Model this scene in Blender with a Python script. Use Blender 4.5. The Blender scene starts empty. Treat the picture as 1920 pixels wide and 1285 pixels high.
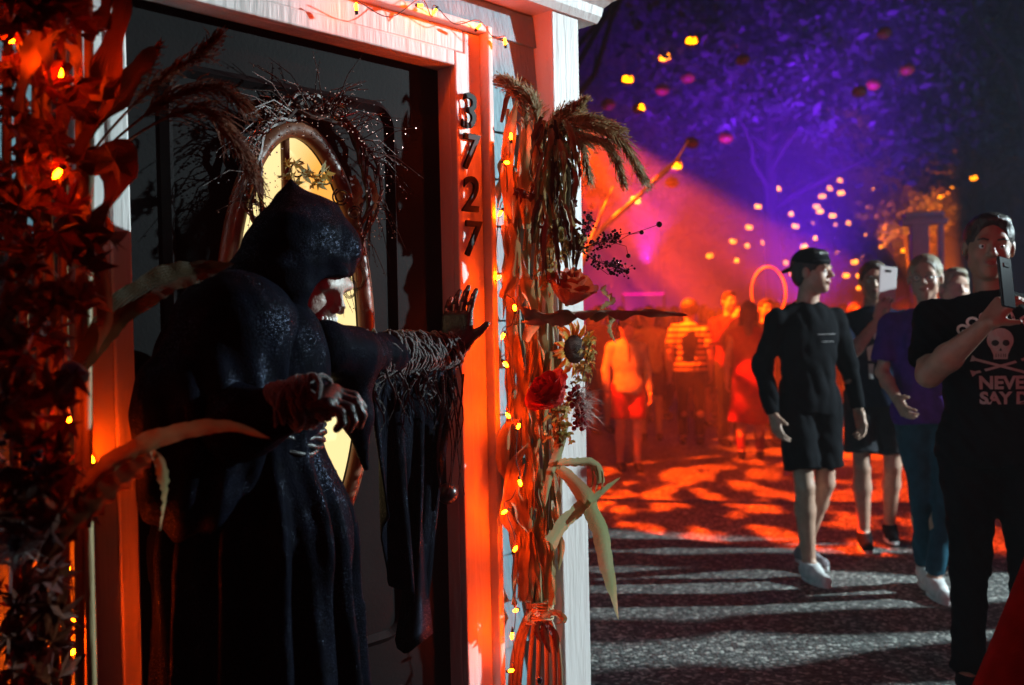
import bpy, bmesh, math, random
import numpy as np
from mathutils import Vector, Matrix, Euler, noise as mnoise
R = math.radians
rnd = random.Random(11)
sc = bpy.context.scene
COL = sc.collection; V = Vector; A = None

# ------------------------------------------------------------ camera
CAMZ = 1.41
FPX = 1867.0
cam_d = bpy.data.cameras.new('camera'); cam = bpy.data.objects.new('camera', cam_d); COL.objects.link(cam)
CAMROT = Matrix.Rotation(R(89.1), 4, 'X') @ Matrix.Rotation(R(-1.2), 4, 'Z')
cam.matrix_world = Matrix.Translation((0, 0, CAMZ)) @ CAMROT
cam_d.sensor_width = 36; cam_d.lens = 35.0
cam_d.clip_start = 0.05; cam_d.clip_end = 500
cam_d.dof.use_dof = True; cam_d.dof.focus_distance = 2.45; cam_d.dof.aperture_fstop = 2.9
sc.camera = cam
sc.view_settings.view_transform = 'Standard'; sc.view_settings.look = 'None'
sc.view_settings.exposure = 0.0; sc.view_settings.gamma = 1.0; sc.view_settings.use_curve_mapping = False
sc.cycles.max_bounces = 6; sc.cycles.diffuse_bounces = 2; sc.cycles.glossy_bounces = 2
sc.cycles.transparent_max_bounces = 6; sc.cycles.volume_bounces = 0
sc.cycles.sample_clamp_indirect = 3.0; sc.cycles.sample_clamp_direct = 0.0
sc.cycles.caustics_reflective = False; sc.cycles.caustics_refractive = False

def at(px, py, Y):
    """world point seen at full-resolution photo pixel (px,py) at depth Y along +Y"""
    d = CAMROT.to_3x3() @ Vector(((px-960)/FPX, -(py-642.5)/FPX, -1))
    return Vector((0, 0, CAMZ)) + d*(Y/d.y)

A = at
# ------------------------------------------------------------ world: clear night sky, almost black
w = bpy.data.worlds.new('World'); sc.world = w; w.use_nodes = True
nt = w.node_tree; bg = nt.nodes['Background']
bg.inputs[0].default_value = (0.020, 0.010, 0.034, 1); bg.inputs[1].default_value = 0.25

# ------------------------------------------------------------ lamps
def spot(name, loc, target, color, power, half, blend=0.08, radius=0.03, gobo=None):
    d = bpy.data.lights.new(name, 'SPOT'); d.color = color; d.energy = power
    d.spot_size = R(2*half); d.spot_blend = blend; d.shadow_soft_size = radius
    o = bpy.data.objects.new(name, d); COL.objects.link(o)
    o.location = loc
    o.rotation_euler = (Vector(target)-Vector(loc)).to_track_quat('-Z', 'Y').to_euler()
    if gobo:
        d.use_nodes = True
        t = d.node_tree; n = t.nodes; l = t.links
        em = n['Emission']
        geo = n.new('ShaderNodeNewGeometry')
        vt = n.new('ShaderNodeVectorTransform'); vt.vector_type = 'NORMAL'; vt.convert_from = 'WORLD'; vt.convert_to = 'OBJECT'
        l.new(geo.outputs['Incoming'], vt.inputs[0])
        mp = n.new('ShaderNodeMapping'); mp.inputs['Scale'].default_value = gobo['scale']
        l.new(vt.outputs[0], mp.inputs[0])
        ns = n.new('ShaderNodeTexNoise'); ns.inputs['Scale'].default_value = 1.0; ns.inputs['Detail'].default_value = 2.5; ns.inputs['Roughness'].default_value = .5
        l.new(mp.outputs[0], ns.inputs['Vector'])
        cr = n.new('ShaderNodeValToRGB'); e = cr.color_ramp.elements
        e[0].position = gobo['lo']; e[0].color = (gobo.get('min', .06),)*3+(1,)
        e[1].position = gobo['hi']; e[1].color = (1, 1, 1, 1)
        l.new(ns.outputs[0], cr.inputs[0])
        mu = n.new('ShaderNodeMixRGB'); mu.blend_type = 'MULTIPLY'; mu.inputs[0].default_value = 1
        l.new(cr.outputs[0], mu.inputs[1]); mu.inputs[2].default_value = (1, 1, 1, 1)
        l.new(cr.outputs[0], em.inputs['Strength'])
    return o
HAZE = .0028; BULB = 520; SMOKE = .032
COOL = Vector((8.7, 5.0, 3.7))
spot('cool_follow_spot', COOL, (.213, 4.377, .77), (.74, .95, 1.0), 5700, 16.7, .03, .07)
spot('orange_leaf_projector', (-.2, 8.5, 3.3), (2.2, 8.3, 0), (1, .055, .001), 9500, 30, .04, .03,
     dict(scale=(7, 16, 7), lo=.47, hi=.57, min=.03))
spot('orange_beam', (.3, 11.0, 4.0), (3.9, 11.4, .3), (1, .065, .001), 24000, 19, .55, .04, dict(scale=(7, 7, 7), lo=.35, hi=.65, min=.25))
spot('orange_crowd_light', (-.6, 5.2, 3.4), (2.4, 11.5, 1.2), (1, .13, .004), 600, 16, .5, .1)
spot('red_front_wash', (.9, -1.7, .4), (.02, 2.7, 1.8), (1, .035, .001), 30, 13, .9, .25)
spot('red_street_wash', (3.6, -3.0, 4.0), (2.2, 6.5, .8), (1, .02, .03), 260, 34, .8, .4)
spot('blue_tree_uplight', (4.5, 15.0, 1.7), (5.2, 18.4, 6.6), (.17, .01, 1), 11500, 38, 1, .9)
spot('violet_tree_uplight', (2.0, 14.8, 2.3), (3.2, 18, 8.5), (.22, .005, 1), 1700, 30, .7, .1)
spot('magenta_glow_lamp', (2.5, 20.5, .7), (2.3, 26, 4.0), (.62, .0, .85), 2600, 50, .8, .1)
spot('orange_tree_uplight', (9.3, 20.4, .9), (8.9, 22, 3.7), (1, .14, .004), 16000, 18, .5, .1)
spot('navy_canopy_fill', (10.5, 9.0, 1.0), (8.0, 16, 8), (.04, .10, .28), 3200, 50, 1, .2)  # unseen fill lamp, added to bring navy into the upper right

# ------------------------------------------------------------ helpers
def link(name, me, m=None, parent=None, **kw):
    o = bpy.data.objects.new(name, me); COL.objects.link(o)
    if m is not None and me is not None and len(me.materials) == 0: me.materials.append(m)
    if parent is not None: o.parent = parent
    for k, v in kw.items(): o[k] = v
    return o
def tag(o, label=None, cat=None, group=None, kind=None):
    if label: o['label'] = label
    if cat: o['category'] = cat
    if group: o['group'] = group
    if kind: o['kind'] = kind
    return o
def thing(name, label, cat, loc=(0, 0, 0), rot=(0, 0, 0), group=None):
    o = bpy.data.objects.new(name, None); COL.objects.link(o)
    o.location = loc; o.rotation_euler = rot; o.empty_display_size = .1
    return tag(o, label, cat, group)
def mesh(name, vs, fs, smooth=False):
    me = bpy.data.meshes.new(name); me.from_pydata([tuple(v) for v in vs], [], [tuple(f) for f in fs]); me.update()
    if smooth: me.polygons.foreach_set('use_smooth', [True]*len(me.polygons))
    return me
def from_np(name, V, Q, smooth=True):
    me = bpy.data.meshes.new(name)
    nv, nq, k = len(V), len(Q), Q.shape[1]
    me.vertices.add(nv); me.vertices.foreach_set('co', np.ascontiguousarray(V, np.float32).ravel())
    me.loops.add(nq*k); me.loops.foreach_set('vertex_index', np.ascontiguousarray(Q, np.int32).ravel())
    me.polygons.add(nq); me.polygons.foreach_set('loop_start', np.arange(0, nq*k, k, dtype=np.int32))
    me.polygons.foreach_set('use_smooth', np.full(nq, smooth, bool))
    me.update(calc_edges=True)
    return me
class MB:
    """collects vertices and faces in world or local space"""
    def __init__(s): s.v = []; s.f = []
    def add(s, vs, fs):
        n = len(s.v); s.v += [tuple(v) for v in vs]; s.f += [tuple(i+n for i in f) for f in fs]
    def box(s, a, b, M=None):
        x0, y0, z0 = a; x1, y1, z1 = b
        vs = [Vector(c) for c in ((x0,y0,z0),(x1,y0,z0),(x1,y1,z0),(x0,y1,z0),(x0,y0,z1),(x1,y0,z1),(x1,y1,z1),(x0,y1,z1))]
        if M is not None: vs = [M @ v for v in vs]
        s.add(vs, [(0,3,2,1),(4,5,6,7),(0,1,5,4),(1,2,6,5),(2,3,7,6),(3,0,4,7)])
    def tube(s, pts, rad, n=6, cap=True):
        pts = [Vector(p) for p in pts]
        if not hasattr(rad, '__len__'): rad = [rad]*len(pts)
        up = None; rings = []
        base = len(s.v)
        for i, p in enumerate(pts):
            t = (pts[min(i+1, len(pts)-1)]-pts[max(i-1, 0)])
            if t.length < 1e-9: t = Vector((0, 0, 1))
            t.normalize()
            if up is None:
                up = t.orthogonal().normalized()
            up = (up - t*up.dot(t))
            if up.length < 1e-6: up = t.orthogonal()
            up.normalize(); b = t.cross(up)
            for k in range(n):
                a = 2*math.pi*k/n
                s.v.append(tuple(p + (up*math.cos(a)+b*math.sin(a))*rad[i]))
        for i in range(len(pts)-1):
            for k in range(n):
                a0 = base+i*n+k; a1 = base+i*n+(k+1) % n
                s.f.append((a0, a1, a1+n, a0+n))
        if cap:
            s.f.append(tuple(base+k for k in range(n))[::-1]); e = base+(len(pts)-1)*n
            s.f.append(tuple(e+k for k in range(n)))
    def blob(s, c, r, seg=6, rings=4, M=None):
        c = Vector(c); r = r if hasattr(r, '__len__') else (r, r, r)
        n = len(s.v)
        vs = [Vector((0, 0, r[2]))]
        for i in range(1, rings):
            ph = math.pi*i/rings
            for k in range(seg):
                a = 2*math.pi*k/seg
                vs.append(Vector((r[0]*math.sin(ph)*math.cos(a), r[1]*math.sin(ph)*math.sin(a), r[2]*math.cos(ph))))
        vs.append(Vector((0, 0, -r[2])))
        if M is not None: vs = [M @ v for v in vs]
        s.v += [tuple(v+c) for v in vs]
        for k in range(seg):
            s.f.append((n, n+1+k, n+1+(k+1) % seg))
            e = n+1+(rings-2)*seg; L = n+1+(rings-1)*seg
            s.f.append((L, e+(k+1) % seg, e+k))
        for i in range(rings-2):
            for k in range(seg):
                a = n+1+i*seg+k; b = n+1+i*seg+(k+1) % seg
                s.f.append((a, a+seg, b+seg, b))
    def mesh(s, name, smooth=False):
        me = mesh(name, s.v, s.f, smooth)
        if getattr(s, 'u', None) and len(s.u) == len(s.v): me.attributes.new('across', 'FLOAT', 'POINT').data.foreach_set('value', s.u)
        return me
    def obj(s, name, m, parent=None, smooth=False, bevel=0, **kw):
        o = link(name, s.mesh(name, smooth), m, parent, **kw)
        if bevel:
            b = o.modifiers.new('b', 'BEVEL'); b.width = bevel; b.segments = 2; b.limit_method = 'ANGLE'
        return o

# ------------------------------------------------------------ materials
MATS = {}
def mat(name, col, rough=.6, col2=None, nscale=8, bump=0, bscale=60, metal=0, spec=.5, emit=None, estr=0, sheen=0, trans=0,
        detail=4, stretch=None, sss=0, coords='Object', coat=0):
    if name in MATS: return MATS[name]
    m = bpy.data.materials.new(name); m.use_nodes = True; MATS[name] = m
    n = m.node_tree.nodes; l = m.node_tree.links; b = n['Principled BSDF']
    b.inputs['Roughness'].default_value = rough; b.inputs['Metallic'].default_value = metal
    b.inputs['Specular IOR Level'].default_value = spec
    c4 = tuple(col)+(1,); b.inputs['Base Color'].default_value = c4
    m.diffuse_color = c4
    if sheen: b.inputs['Sheen Weight'].default_value = sheen
    if trans: b.inputs['Transmission Weight'].default_value = trans
    if sss: b.inputs['Subsurface Weight'].default_value = sss; b.inputs['Subsurface Radius'].default_value = (.02, .006, .003)
    if coat: b.inputs['Coat Weight'].default_value = coat
    if emit is not None:
        b.inputs['Emission Color'].default_value = tuple(emit)+(1,); b.inputs['Emission Strength'].default_value = estr
    if col2 is not None or bump:
        tc = n.new('ShaderNodeTexCoord'); mp = n.new('ShaderNodeMapping')
        if stretch: mp.inputs['Scale'].default_value = stretch
        l.new(tc.outputs[coords], mp.inputs[0])
    if col2 is not None:
        ns = n.new('ShaderNodeTexNoise'); ns.inputs['Scale'].default_value = nscale; ns.inputs['Detail'].default_value = detail
        l.new(mp.outputs[0], ns.inputs['Vector'])
        cr = n.new('ShaderNodeValToRGB'); cr.color_ramp.elements[0].position = .35; cr.color_ramp.elements[1].position = .65
        cr.color_ramp.elements[0].color = c4; cr.color_ramp.elements[1].color = tuple(col2)+(1,)
        l.new(ns.outputs[0], cr.inputs[0]); l.new(cr.outputs[0], b.inputs['Base Color'])
    if bump:
        nb = n.new('ShaderNodeTexNoise'); nb.inputs['Scale'].default_value = bscale; nb.inputs['Detail'].default_value = 3
        l.new(mp.outputs[0], nb.inputs['Vector'])
        bp = n.new('ShaderNodeBump'); bp.inputs['Strength'].default_value = bump; bp.inputs['Distance'].default_value = .01
        l.new(nb.outputs[0], bp.inputs['Height']); l.new(bp.outputs[0], b.inputs['Normal'])
    return m

# ------------------------------------------------------------ implicit surfaces -> meshes (surface nets)
def surface_nets(F, org, h):
    S = F < 0
    nx, ny, nz = F.shape
    cnt = np.zeros((nx-1, ny-1, nz-1), np.float32); acc = np.zeros((nx-1, ny-1, nz-1, 3), np.float32)
    corners = [(i, j, k) for i in (0, 1) for j in (0, 1) for k in (0, 1)]
    def sl(c): return tuple(slice(a, n-1+a) for a, n in zip(c, (nx, ny, nz)))
    mixed = np.zeros((nx-1, ny-1, nz-1), bool); s0 = S[sl((0, 0, 0))]
    for c in corners[1:]: mixed |= (S[sl(c)] != s0)
    idx = np.argwhere(mixed)
    if len(idx) == 0: return np.zeros((0, 3)), np.zeros((0, 4), int)
    I, J, K = idx.T
    P = np.zeros((len(idx), 3)); C = np.zeros(len(idx))
    for ax in range(3):
        for c in corners:
            if c[ax]: continue
            c2 = list(c); c2[ax] = 1
            f0 = F[I+c[0], J+c[1], K+c[2]]; f1 = F[I+c2[0], J+c2[1], K+c2[2]]
            x = (f0 < 0) != (f1 < 0)
            t = np.where(x, f0/np.where(x, f0-f1, 1), 0)
            p = np.tile(np.array(c, float), (len(idx), 1)); p[:, ax] += t
            P[x] += p[x]; C[x] += 1
    V = (idx + P/C[:, None])*h + org
    vid = -np.ones(mixed.shape, np.int64); vid[I, J, K] = np.arange(len(idx))
    quads = []
    for ax in range(3):
        a, b = [(1, 2), (2, 0), (0, 1)][ax]
        sA = [slice(1, -1)]*3; sA[ax] = slice(0, -1); sB = [slice(1, -1)]*3; sB[ax] = slice(1, None)
        f0 = S[tuple(sA)]; f1 = S[tuple(sB)]
        e = np.argwhere(f0 != f1)
        if len(e) == 0: continue
        up = f0[e[:, 0], e[:, 1], e[:, 2]]
        e = e + np.array([0 if i == ax else 1 for i in range(3)])
        da = np.zeros(3, int); da[a] = 1; db = np.zeros(3, int); db[b] = 1
        q = np.stack([vid[tuple((e-da-db).T)], vid[tuple((e-db).T)], vid[tuple(e.T)], vid[tuple((e-da).T)]], 1)
        q[~up] = q[~up][:, ::-1]
        quads.append(q)
    Q = np.concatenate(quads); Q = Q[(Q >= 0).all(1)]
    return V, Q
class SDF:
    def __init__(s, k=.02): s.ops = []; s.k = k; s.mod = []
    def _add(s, kind, fn, lo, hi, k, op): s.ops.append((fn, np.array(lo, float), np.array(hi, float), s.k if k is None else k, op)); return s
    def cap(s, a, b, ra, rb=None, k=None, op='u', cut=False, cuta=False, flat=None):
        a = np.array(a, float); b = np.array(b, float); rb = ra if rb is None else rb
        L = np.linalg.norm(b-a)+1e-9; d = (b-a)/L
        def fn(X, Y, Z):
            px, py, pz = X-a[0], Y-a[1], Z-a[2]
            t = np.clip((px*d[0]+py*d[1]+pz*d[2])/L, 0, 1)
            r = ra+(rb-ra)*t
            qx, qy, qz = px-d[0]*L*t, py-d[1]*L*t, pz-d[2]*L*t
            if flat is not None:   # (axis vector, factor>1): squash along the axis
                fx = np.array(flat[0], float); fx /= np.linalg.norm(fx)
                w_ = (qx*fx[0]+qy*fx[1]+qz*fx[2])*(flat[1]-1)
                qx, qy, qz = qx+w_*fx[0], qy+w_*fx[1], qz+w_*fx[2]
            v = np.sqrt(qx*qx+qy*qy+qz*qz)-r
            if flat is not None: v = v/ (1+.3*(flat[1]-1))
            if cut: v = np.maximum(v, (X-b[0])*d[0]+(Y-b[1])*d[1]+(Z-b[2])*d[2])
            if cuta: v = np.maximum(v, -(px*d[0]+py*d[1]+pz*d[2]))
            return v
        m = max(ra, rb)
        return s._add('c', fn, np.minimum(a, b)-m, np.maximum(a, b)+m, k, op)
    def ell(s, c, r, rot=None, k=None, op='u'):
        c = np.array(c, float); r = np.array(r if hasattr(r, '__len__') else (r, r, r), float)
        Rm = np.array(rot.to_3x3()) if rot is not None else np.eye(3)
        def fn(X, Y, Z):
            x, y, z = X-c[0], Y-c[1], Z-c[2]
            u = [(x*Rm[0, i]+y*Rm[1, i]+z*Rm[2, i]) for i in range(3)]
            k0 = np.sqrt(sum((u[i]/r[i])**2 for i in range(3))); k1 = np.sqrt(sum((u[i]/r[i]**2)**2 for i in range(3)))
            return k0*(k0-1)/(k1+1e-9)
        m = r.max()
        return s._add('e', fn, c-m, c+m, k, op)
    def box(s, c, hx, rot=None, rr=.01, k=None, op='u'):
        c = np.array(c, float); hx = np.array(hx, float); Rm = np.array(rot.to_3x3()) if rot is not None else np.eye(3)
        def fn(X, Y, Z):
            x, y, z = X-c[0], Y-c[1], Z-c[2]
            q = [np.abs(x*Rm[0, i]+y*Rm[1, i]+z*Rm[2, i])-hx[i]+rr for i in range(3)]
            return np.sqrt(sum(np.maximum(a, 0)**2 for a in q))+np.minimum(np.maximum(np.maximum(q[0], q[1]), q[2]), 0)-rr
        m = np.linalg.norm(hx)
        return s._add('b', fn, c-m, c+m, k, op)
    def clip(s, fn): s.mod.append(fn); return s       # fn(F,X,Y,Z)->F over the whole grid
    def mesh(s, name, h, pad=.02):
        lo = np.min([o[1] for o in s.ops if o[4] == 'u'], 0)-pad; hi = np.max([o[2] for o in s.ops if o[4] == 'u'], 0)+pad
        n = np.ceil((hi-lo)/h).astype(int)+1
        F = np.full(n, 1.0, np.float32)
        ax = [lo[i]+np.arange(n[i])*h for i in range(3)]
        for fn, a, b, k, op in s.ops:
            i0 = np.clip(np.floor((a-k-2.5*h-lo)/h).astype(int), 0, n); i1 = np.clip(np.ceil((b+k+2.5*h-lo)/h).astype(int)+1, 0, n)
            if (i1 <= i0).any(): continue
            X, Y, Z = np.meshgrid(*[ax[i][i0[i]:i1[i]].astype(np.float32) for i in range(3)], indexing='ij', sparse=True)
            d = fn(X, Y, Z).astype(np.float32); sl_ = tuple(slice(i0[i], i1[i]) for i in range(3)); f = F[sl_]
            if op == 'u':
                if k > 0:
                    hh = np.maximum(k-np.abs(f-d), 0)/k; F[sl_] = np.minimum(f, d)-hh*hh*k*.25
                else: F[sl_] = np.minimum(f, d)
            else:
                d = -d
                if k > 0:
                    hh = np.maximum(k-np.abs(f-d), 0)/k; F[sl_] = np.maximum(f, d)+hh*hh*k*.25
                else: F[sl_] = np.maximum(f, d)
        if s.mod:
            X, Y, Z = np.meshgrid(*[a.astype(np.float32) for a in ax], indexing='ij', sparse=True)
            for m_ in s.mod: F = m_(F, X, Y, Z)
        F[0], F[-1], F[:, 0], F[:, -1], F[:, :, 0], F[:, :, -1] = [1.0]*6
        V, Q = surface_nets(F, lo, h)
        return from_np(name, V, Q)
def sinnoise(seed, scale, n=5):
    r_ = np.random.RandomState(seed)
    K = r_.randn(n, 3)*scale; ph = r_.rand(n)*6.28
    return lambda X, Y, Z: sum(np.sin(X*K[i, 0]+Y*K[i, 1]+Z*K[i, 2]+ph[i]) for i in range(n))/n
# ============================================================ the setting
M_white = mat('painted_white_wood', (.74, .74, .72), .5, (.58, .57, .54), 7, .30, 60, stretch=(1, 1, .12), detail=8)
M_blue = mat('painted_blue_boards', (.16, .33, .40), .6, (.24, .40, .46), 9, .35, 90, stretch=(1, 1, .25))
M_door = mat('dark_door_paint', (.008, .0075, .008), .6, (.005, .0045, .005), 6, .05, 120, spec=.06)
M_metal = mat('black_metal', (.02, .02, .02), .3, metal=.6)
M_asph = mat('asphalt', (.035, .035, .035), .75)
def asphalt():
    n = M_asph.node_tree.nodes; l = M_asph.node_tree.links; b = n['Principled BSDF']
    tc = n.new('ShaderNodeTexCoord')
    vo = n.new('ShaderNodeTexVoronoi'); vo.inputs['Scale'].default_value = 62; l.new(tc.outputs['Object'], vo.inputs['Vector'])
    hsv = n.new('ShaderNodeSeparateColor'); l.new(vo.outputs['Color'], hsv.inputs[0])
    cr = n.new('ShaderNodeValToRGB'); e = cr.color_ramp.elements
    e[0].position = .2; e[0].color = (.05, .05, .047, 1); e[1].position = 1; e[1].color = (.62, .60, .54, 1)
    e2 = e.new(.75); e2.color = (.17, .17, .16, 1)
    l.new(hsv.outputs[0], cr.inputs[0])
    ns = n.new('ShaderNodeTexNoise'); ns.inputs['Scale'].default_value = 1.3; ns.inputs['Detail'].default_value = 5; l.new(tc.outputs['Object'], ns.inputs['Vector'])
    cr2 = n.new('ShaderNodeValToRGB'); cr2.color_ramp.elements[0].color = (.55, .55, .55, 1); cr2.color_ramp.elements[0].position = .35; cr2.color_ramp.elements[1].position = .68
    l.new(ns.outputs[0], cr2.inputs[0])
    mx = n.new('ShaderNodeMixRGB'); mx.blend_type = 'MULTIPLY'; mx.inputs[0].default_value = 1
    l.new(cr.outputs[0], mx.inputs[1]); l.new(cr2.outputs[0], mx.inputs[2]); l.new(mx.outputs[0], b.inputs['Base Color'])
    bp = n.new('ShaderNodeBump'); bp.inputs['Strength'].default_value = .9; bp.inputs['Distance'].default_value = .006; bp.invert = True
    l.new(vo.outputs['Distance'], bp.inputs['Height']); l.new(bp.outputs[0], b.inputs['Normal'])
asphalt()
g = MB(); g.add([(-150, -60, 0), (150, -60, 0), (150, 260, 0), (-150, 260, 0)], [(0, 1, 2, 3)])
g.obj('ground', M_asph, kind='structure')

# ---- doorway building.  local frame: x = along the front (to the right, away), y = into the building, z = up
U = Vector((.678, .735, 0)).normalized(); N = Vector((-U.y, U.x, 0))      # N points into the building
O_ = Vector((-.150, 2.64, 0))
SM = Matrix(((U.x, N.x, 0, O_.x), (U.y, N.y, 0, O_.y), (0, 0, 1, 0), (0, 0, 0, 1)))
def S(x, out, z): return SM @ Vector((x, -out, z))      # out = metres in front of the wall face
shed = thing('doorway_building', 'small blue wooden building with white trimmed doorway and number 3727', 'building')
def sbox(name, x0, x1, o0, o1, z0, z1, m, parent=None, bevel=.003, **kw):
    b = MB(); b.box((x0, -o1, z0), (x1, -o0, z1), SM); return b.obj(name, m, parent or shed, bevel=bevel, **kw)
# casing: x 0 .. .118 right, mirrored left; opening -.9 .. 0 ; top at 2.10
OPT = 2.10
def casing(x_in, sgn, z0, z1):
    a = [(0, .040, 0, .022), (.040, .100, 0, .016), (.100, .120, 0, .046)]
    return [(x_in+sgn*p[0], x_in+sgn*p[1], p[3]) for p in a]
def casing_mb(x_in, sgn):
    b = MB()
    for i, (xa, xb, o) in enumerate(casing(x_in, sgn, 0, 0)):
        top = [OPT+.040, OPT+.100, OPT+.120][i]
        top = [OPT, OPT+.0, OPT+.0][i]
        b.box((min(xa, xb), -o, 0), (max(xa, xb), 0, OPT+[.038, .098, .12][i]), SM)
    return b
casing_mb(0, 1).obj('door_casing', M_white, shed, bevel=.004)
casing_mb(-.9, -1).obj('door_casing', M_white, shed, bevel=.004)
h = MB()
for (za, zb, o, e) in ((0, .040, .022, 0), (.040, .100, .016, .038), (.100, .120, .046, .098)):
    h.box((-.9-e+.0006, -o+.0004, OPT+za), (e-.0006, 0, OPT+zb), SM)
h.obj('head_casing', M_white, shed, bevel=.004)
# jambs (reveal) and door
for xa, xb in ((0, .02), (-.92, -.9)):
    sbox('door_jamb', xa, xb, -.16, -.001, 0, OPT+.02, M_white)
sbox('door_jamb', -.9, 0, -.16, -.001, OPT, OPT+.02, M_white)
# clapboard walls (boards are parts)
def boards(x0, x1, z0, z1):
    z = z0; first = None
    while z < z1-.01:
        hgt = min(.13, z1-z)
        b = MB(); vs = [(x0, -.016, z), (x1, -.016, z), (x1, -.004, z+hgt), (x0, -.004, z+hgt), (x0, .03, z), (x1, .03, z), (x1, .03, z+hgt), (x0, .03, z+hgt)]
        b.add([SM @ Vector(v) for v in vs], [(0, 1, 2, 3), (4, 7, 6, 5), (0, 4, 5, 1), (3, 2, 6, 7), (0, 3, 7, 4), (1, 5, 6, 2)])
        b.obj('clapboard', M_blue, shed); z += hgt
boards(.1205, .334, 0, 2.30)
boards(-2.0, -1.0205, 0, 2.30)
boards(-1.02, .12, OPT+.1205, 2.30)
# corner post (proud of the wall), side wall, back wall, roof
sbox('corner_post', .335, .455, -.10, .075, 0, 2.32, M_white, bevel=.004)
sbox('side_wall', .40, .44, -2.6, -.101, 0, 2.32, M_blue)
sbox('side_wall', -2.04, -2.0, -2.6, .02, 0, 2.32, M_blue)
sbox('back_wall', -1.99, .39, -2.6, -2.55, 0, 2.32, M_blue)
# entablature: soffit board plus crown moulding profile swept along the front and round the corner
prof = [(0, 0), (.085, 0), (.095, .02), (.10, .045), (.118, .062), (.14, .075), (.158, .10), (.165, .13), (.165, .17), (0, .17)]
e = MB()
def ring(fx, fo):   # profile point -> 3d
    return [S(*fx(o, z)) for o, z in prof]
sec = [[S(-2.2, o, 2.305+z) for o, z in prof], [S(.455+o*.9, o+.0, 2.305+z) for o, z in prof], [S(.455+o*.9, -2.7, 2.305+z) for o, z in prof]]
vs = [p for s_ in sec for p in s_]; n_ = len(prof); fs = []
for a in range(2):
    for i in range(n_):
        j = (i+1) % n_; fs.append((a*n_+i, (a+1)*n_+i, (a+1)*n_+j, a*n_+j))
e.add(vs, fs); e.add([S(-2.2, 0, 2.304), S(.455, 0, 2.304), S(.455, -2.7, 2.304), S(-2.2, -2.7, 2.304)], [(0, 1, 2, 3)])
e.obj('cornice', M_white, shed)
b = MB(); b.add([S(-2.25, .20, 2.476), S(.66, .20, 2.476), S(.66, -2.8, 2.476), S(-2.25, -2.8, 2.476), S(-2.25, -1.3, 3.3), S(.66, -1.3, 3.3)],
                [(0, 1, 5, 4), (2, 3, 4, 5), (1, 2, 5), (3, 0, 4), (0, 3, 2, 1)])
b.obj('roof', mat('roof_shingle', (.04, .035, .035), .8, (.06, .05, .05), 20, .5, 60), shed)

# ---- door with a tall oval lit glass
door = thing('front_door', 'dark front door with tall glowing amber oval glass', 'door')
DO = -.045           # door face is 45 mm behind the wall face
def D(x, z, out=0): return S(x, DO+out, z)
OC = (-.465, 1.385); OA = (.176, .475)   # oval glass centre and half axes, refined below
def oval(k, ax): return [(OC[0]+(OA[0]+ax)*math.cos(2*math.pi*i/k), OC[1]+(OA[1]+ax)*math.sin(2*math.pi*i/k)) for i in range(k)]
def fill_between(inner, rectangle, out):   # slab face with an oval hole
    b = MB(); k = len(inner); vs = []
    x0, x1, z0, z1 = rectangle
    outer = []
    for i in range(k):
        a = 2*math.pi*i/k; dx, dz = math.cos(a), math.sin(a)
        cx, cz = OC
        t = 1e9
        if dx > 1e-9: t = min(t, (x1-cx)/dx)
        if dx < -1e-9: t = min(t, (x0-cx)/dx)
        if dz > 1e-9: t = min(t, (z1-cz)/dz)
        if dz < -1e-9: t = min(t, (z0-cz)/dz)
        outer.append((cx+dx*t, cz+dz*t))
    # add corners by snapping nearest
    for c in ((x0, z0), (x1, z0), (x0, z1), (x1, z1)):
        j = min(range(k), key=lambda q: (outer[q][0]-c[0])**2+(outer[q][1]-c[1])**2); outer[j] = c
    for d_ in (out, out-.04):
        vs += [D(x, z, d_) for x, z in inner]+[D(x, z, d_) for x, z in outer]
    fs = []
    for i in range(k):
        j = (i+1) % k
        fs += [(i, i+k, j+k, j), (2*k+i, 2*k+j, 3*k+j, 3*k+i), (i, j, 2*k+j, 2*k+i)]
    b.add(vs, fs); return b
fill_between(oval(96, .004), (-.899, -.001, .01, OPT-.002), 0).obj('door_slab', M_door, door)
M_ring = mat('brown_stained_moulding', (.20, .075, .035), .35, (.13, .05, .025), 10, .1, 60)
def oval_ring(w0, w1, out, name, m, k=96):
    b = MB(); P = [(w0, 0), (w0, out*.7), ((w0*2+w1)/3, out), ((w0+w1*2)/3, out), (w1, out*.5), (w1, 0)]
    vs = []
    for i in range(k):
        a = 2*math.pi*i/k
        for w_, o in P: vs.append(D(OC[0]+(OA[0]+w_)*math.cos(a), OC[1]+(OA[1]+w_)*math.sin(a), o+.0005))
    q = len(P); fs = []
    for i in range(k):
        j = (i+1) % k
        for c in range(q-1): fs.append((i*q+c, j*q+c, j*q+c+1, i*q+c+1))
    b.add(vs, fs); return b.obj(name, m, door, smooth=True)
oval_ring(.0, .045, .022, 'oval_frame', M_ring)
M_glass = mat('lit_amber_glass', (.9, .6, .2), .5)
def glass():
    n = M_glass.node_tree.nodes; l = M_glass.node_tree.links; b = n['Principled BSDF']
    tc = n.new('ShaderNodeTexCoord'); ns = n.new('ShaderNodeTexNoise'); ns.inputs['Scale'].default_value = 2.2; ns.inputs['Detail'].default_value = 1.5
    l.new(tc.outputs['Object'], ns.inputs['Vector'])
    cr = n.new('ShaderNodeValToRGB'); e = cr.color_ramp.elements
    e[0].position = .38; e[0].color = (1, .44, .075, 1); e[1].position = .56; e[1].color = (1, .80, .36, 1)
    l.new(ns.outputs[0], cr.inputs[0]); l.new(cr.outputs[0], b.inputs['Emission Color']); b.inputs['Emission Strength'].default_value = 1.15
    b.inputs['Base Color'].default_value = (.3, .2, .08, 1)
glass()
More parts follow.
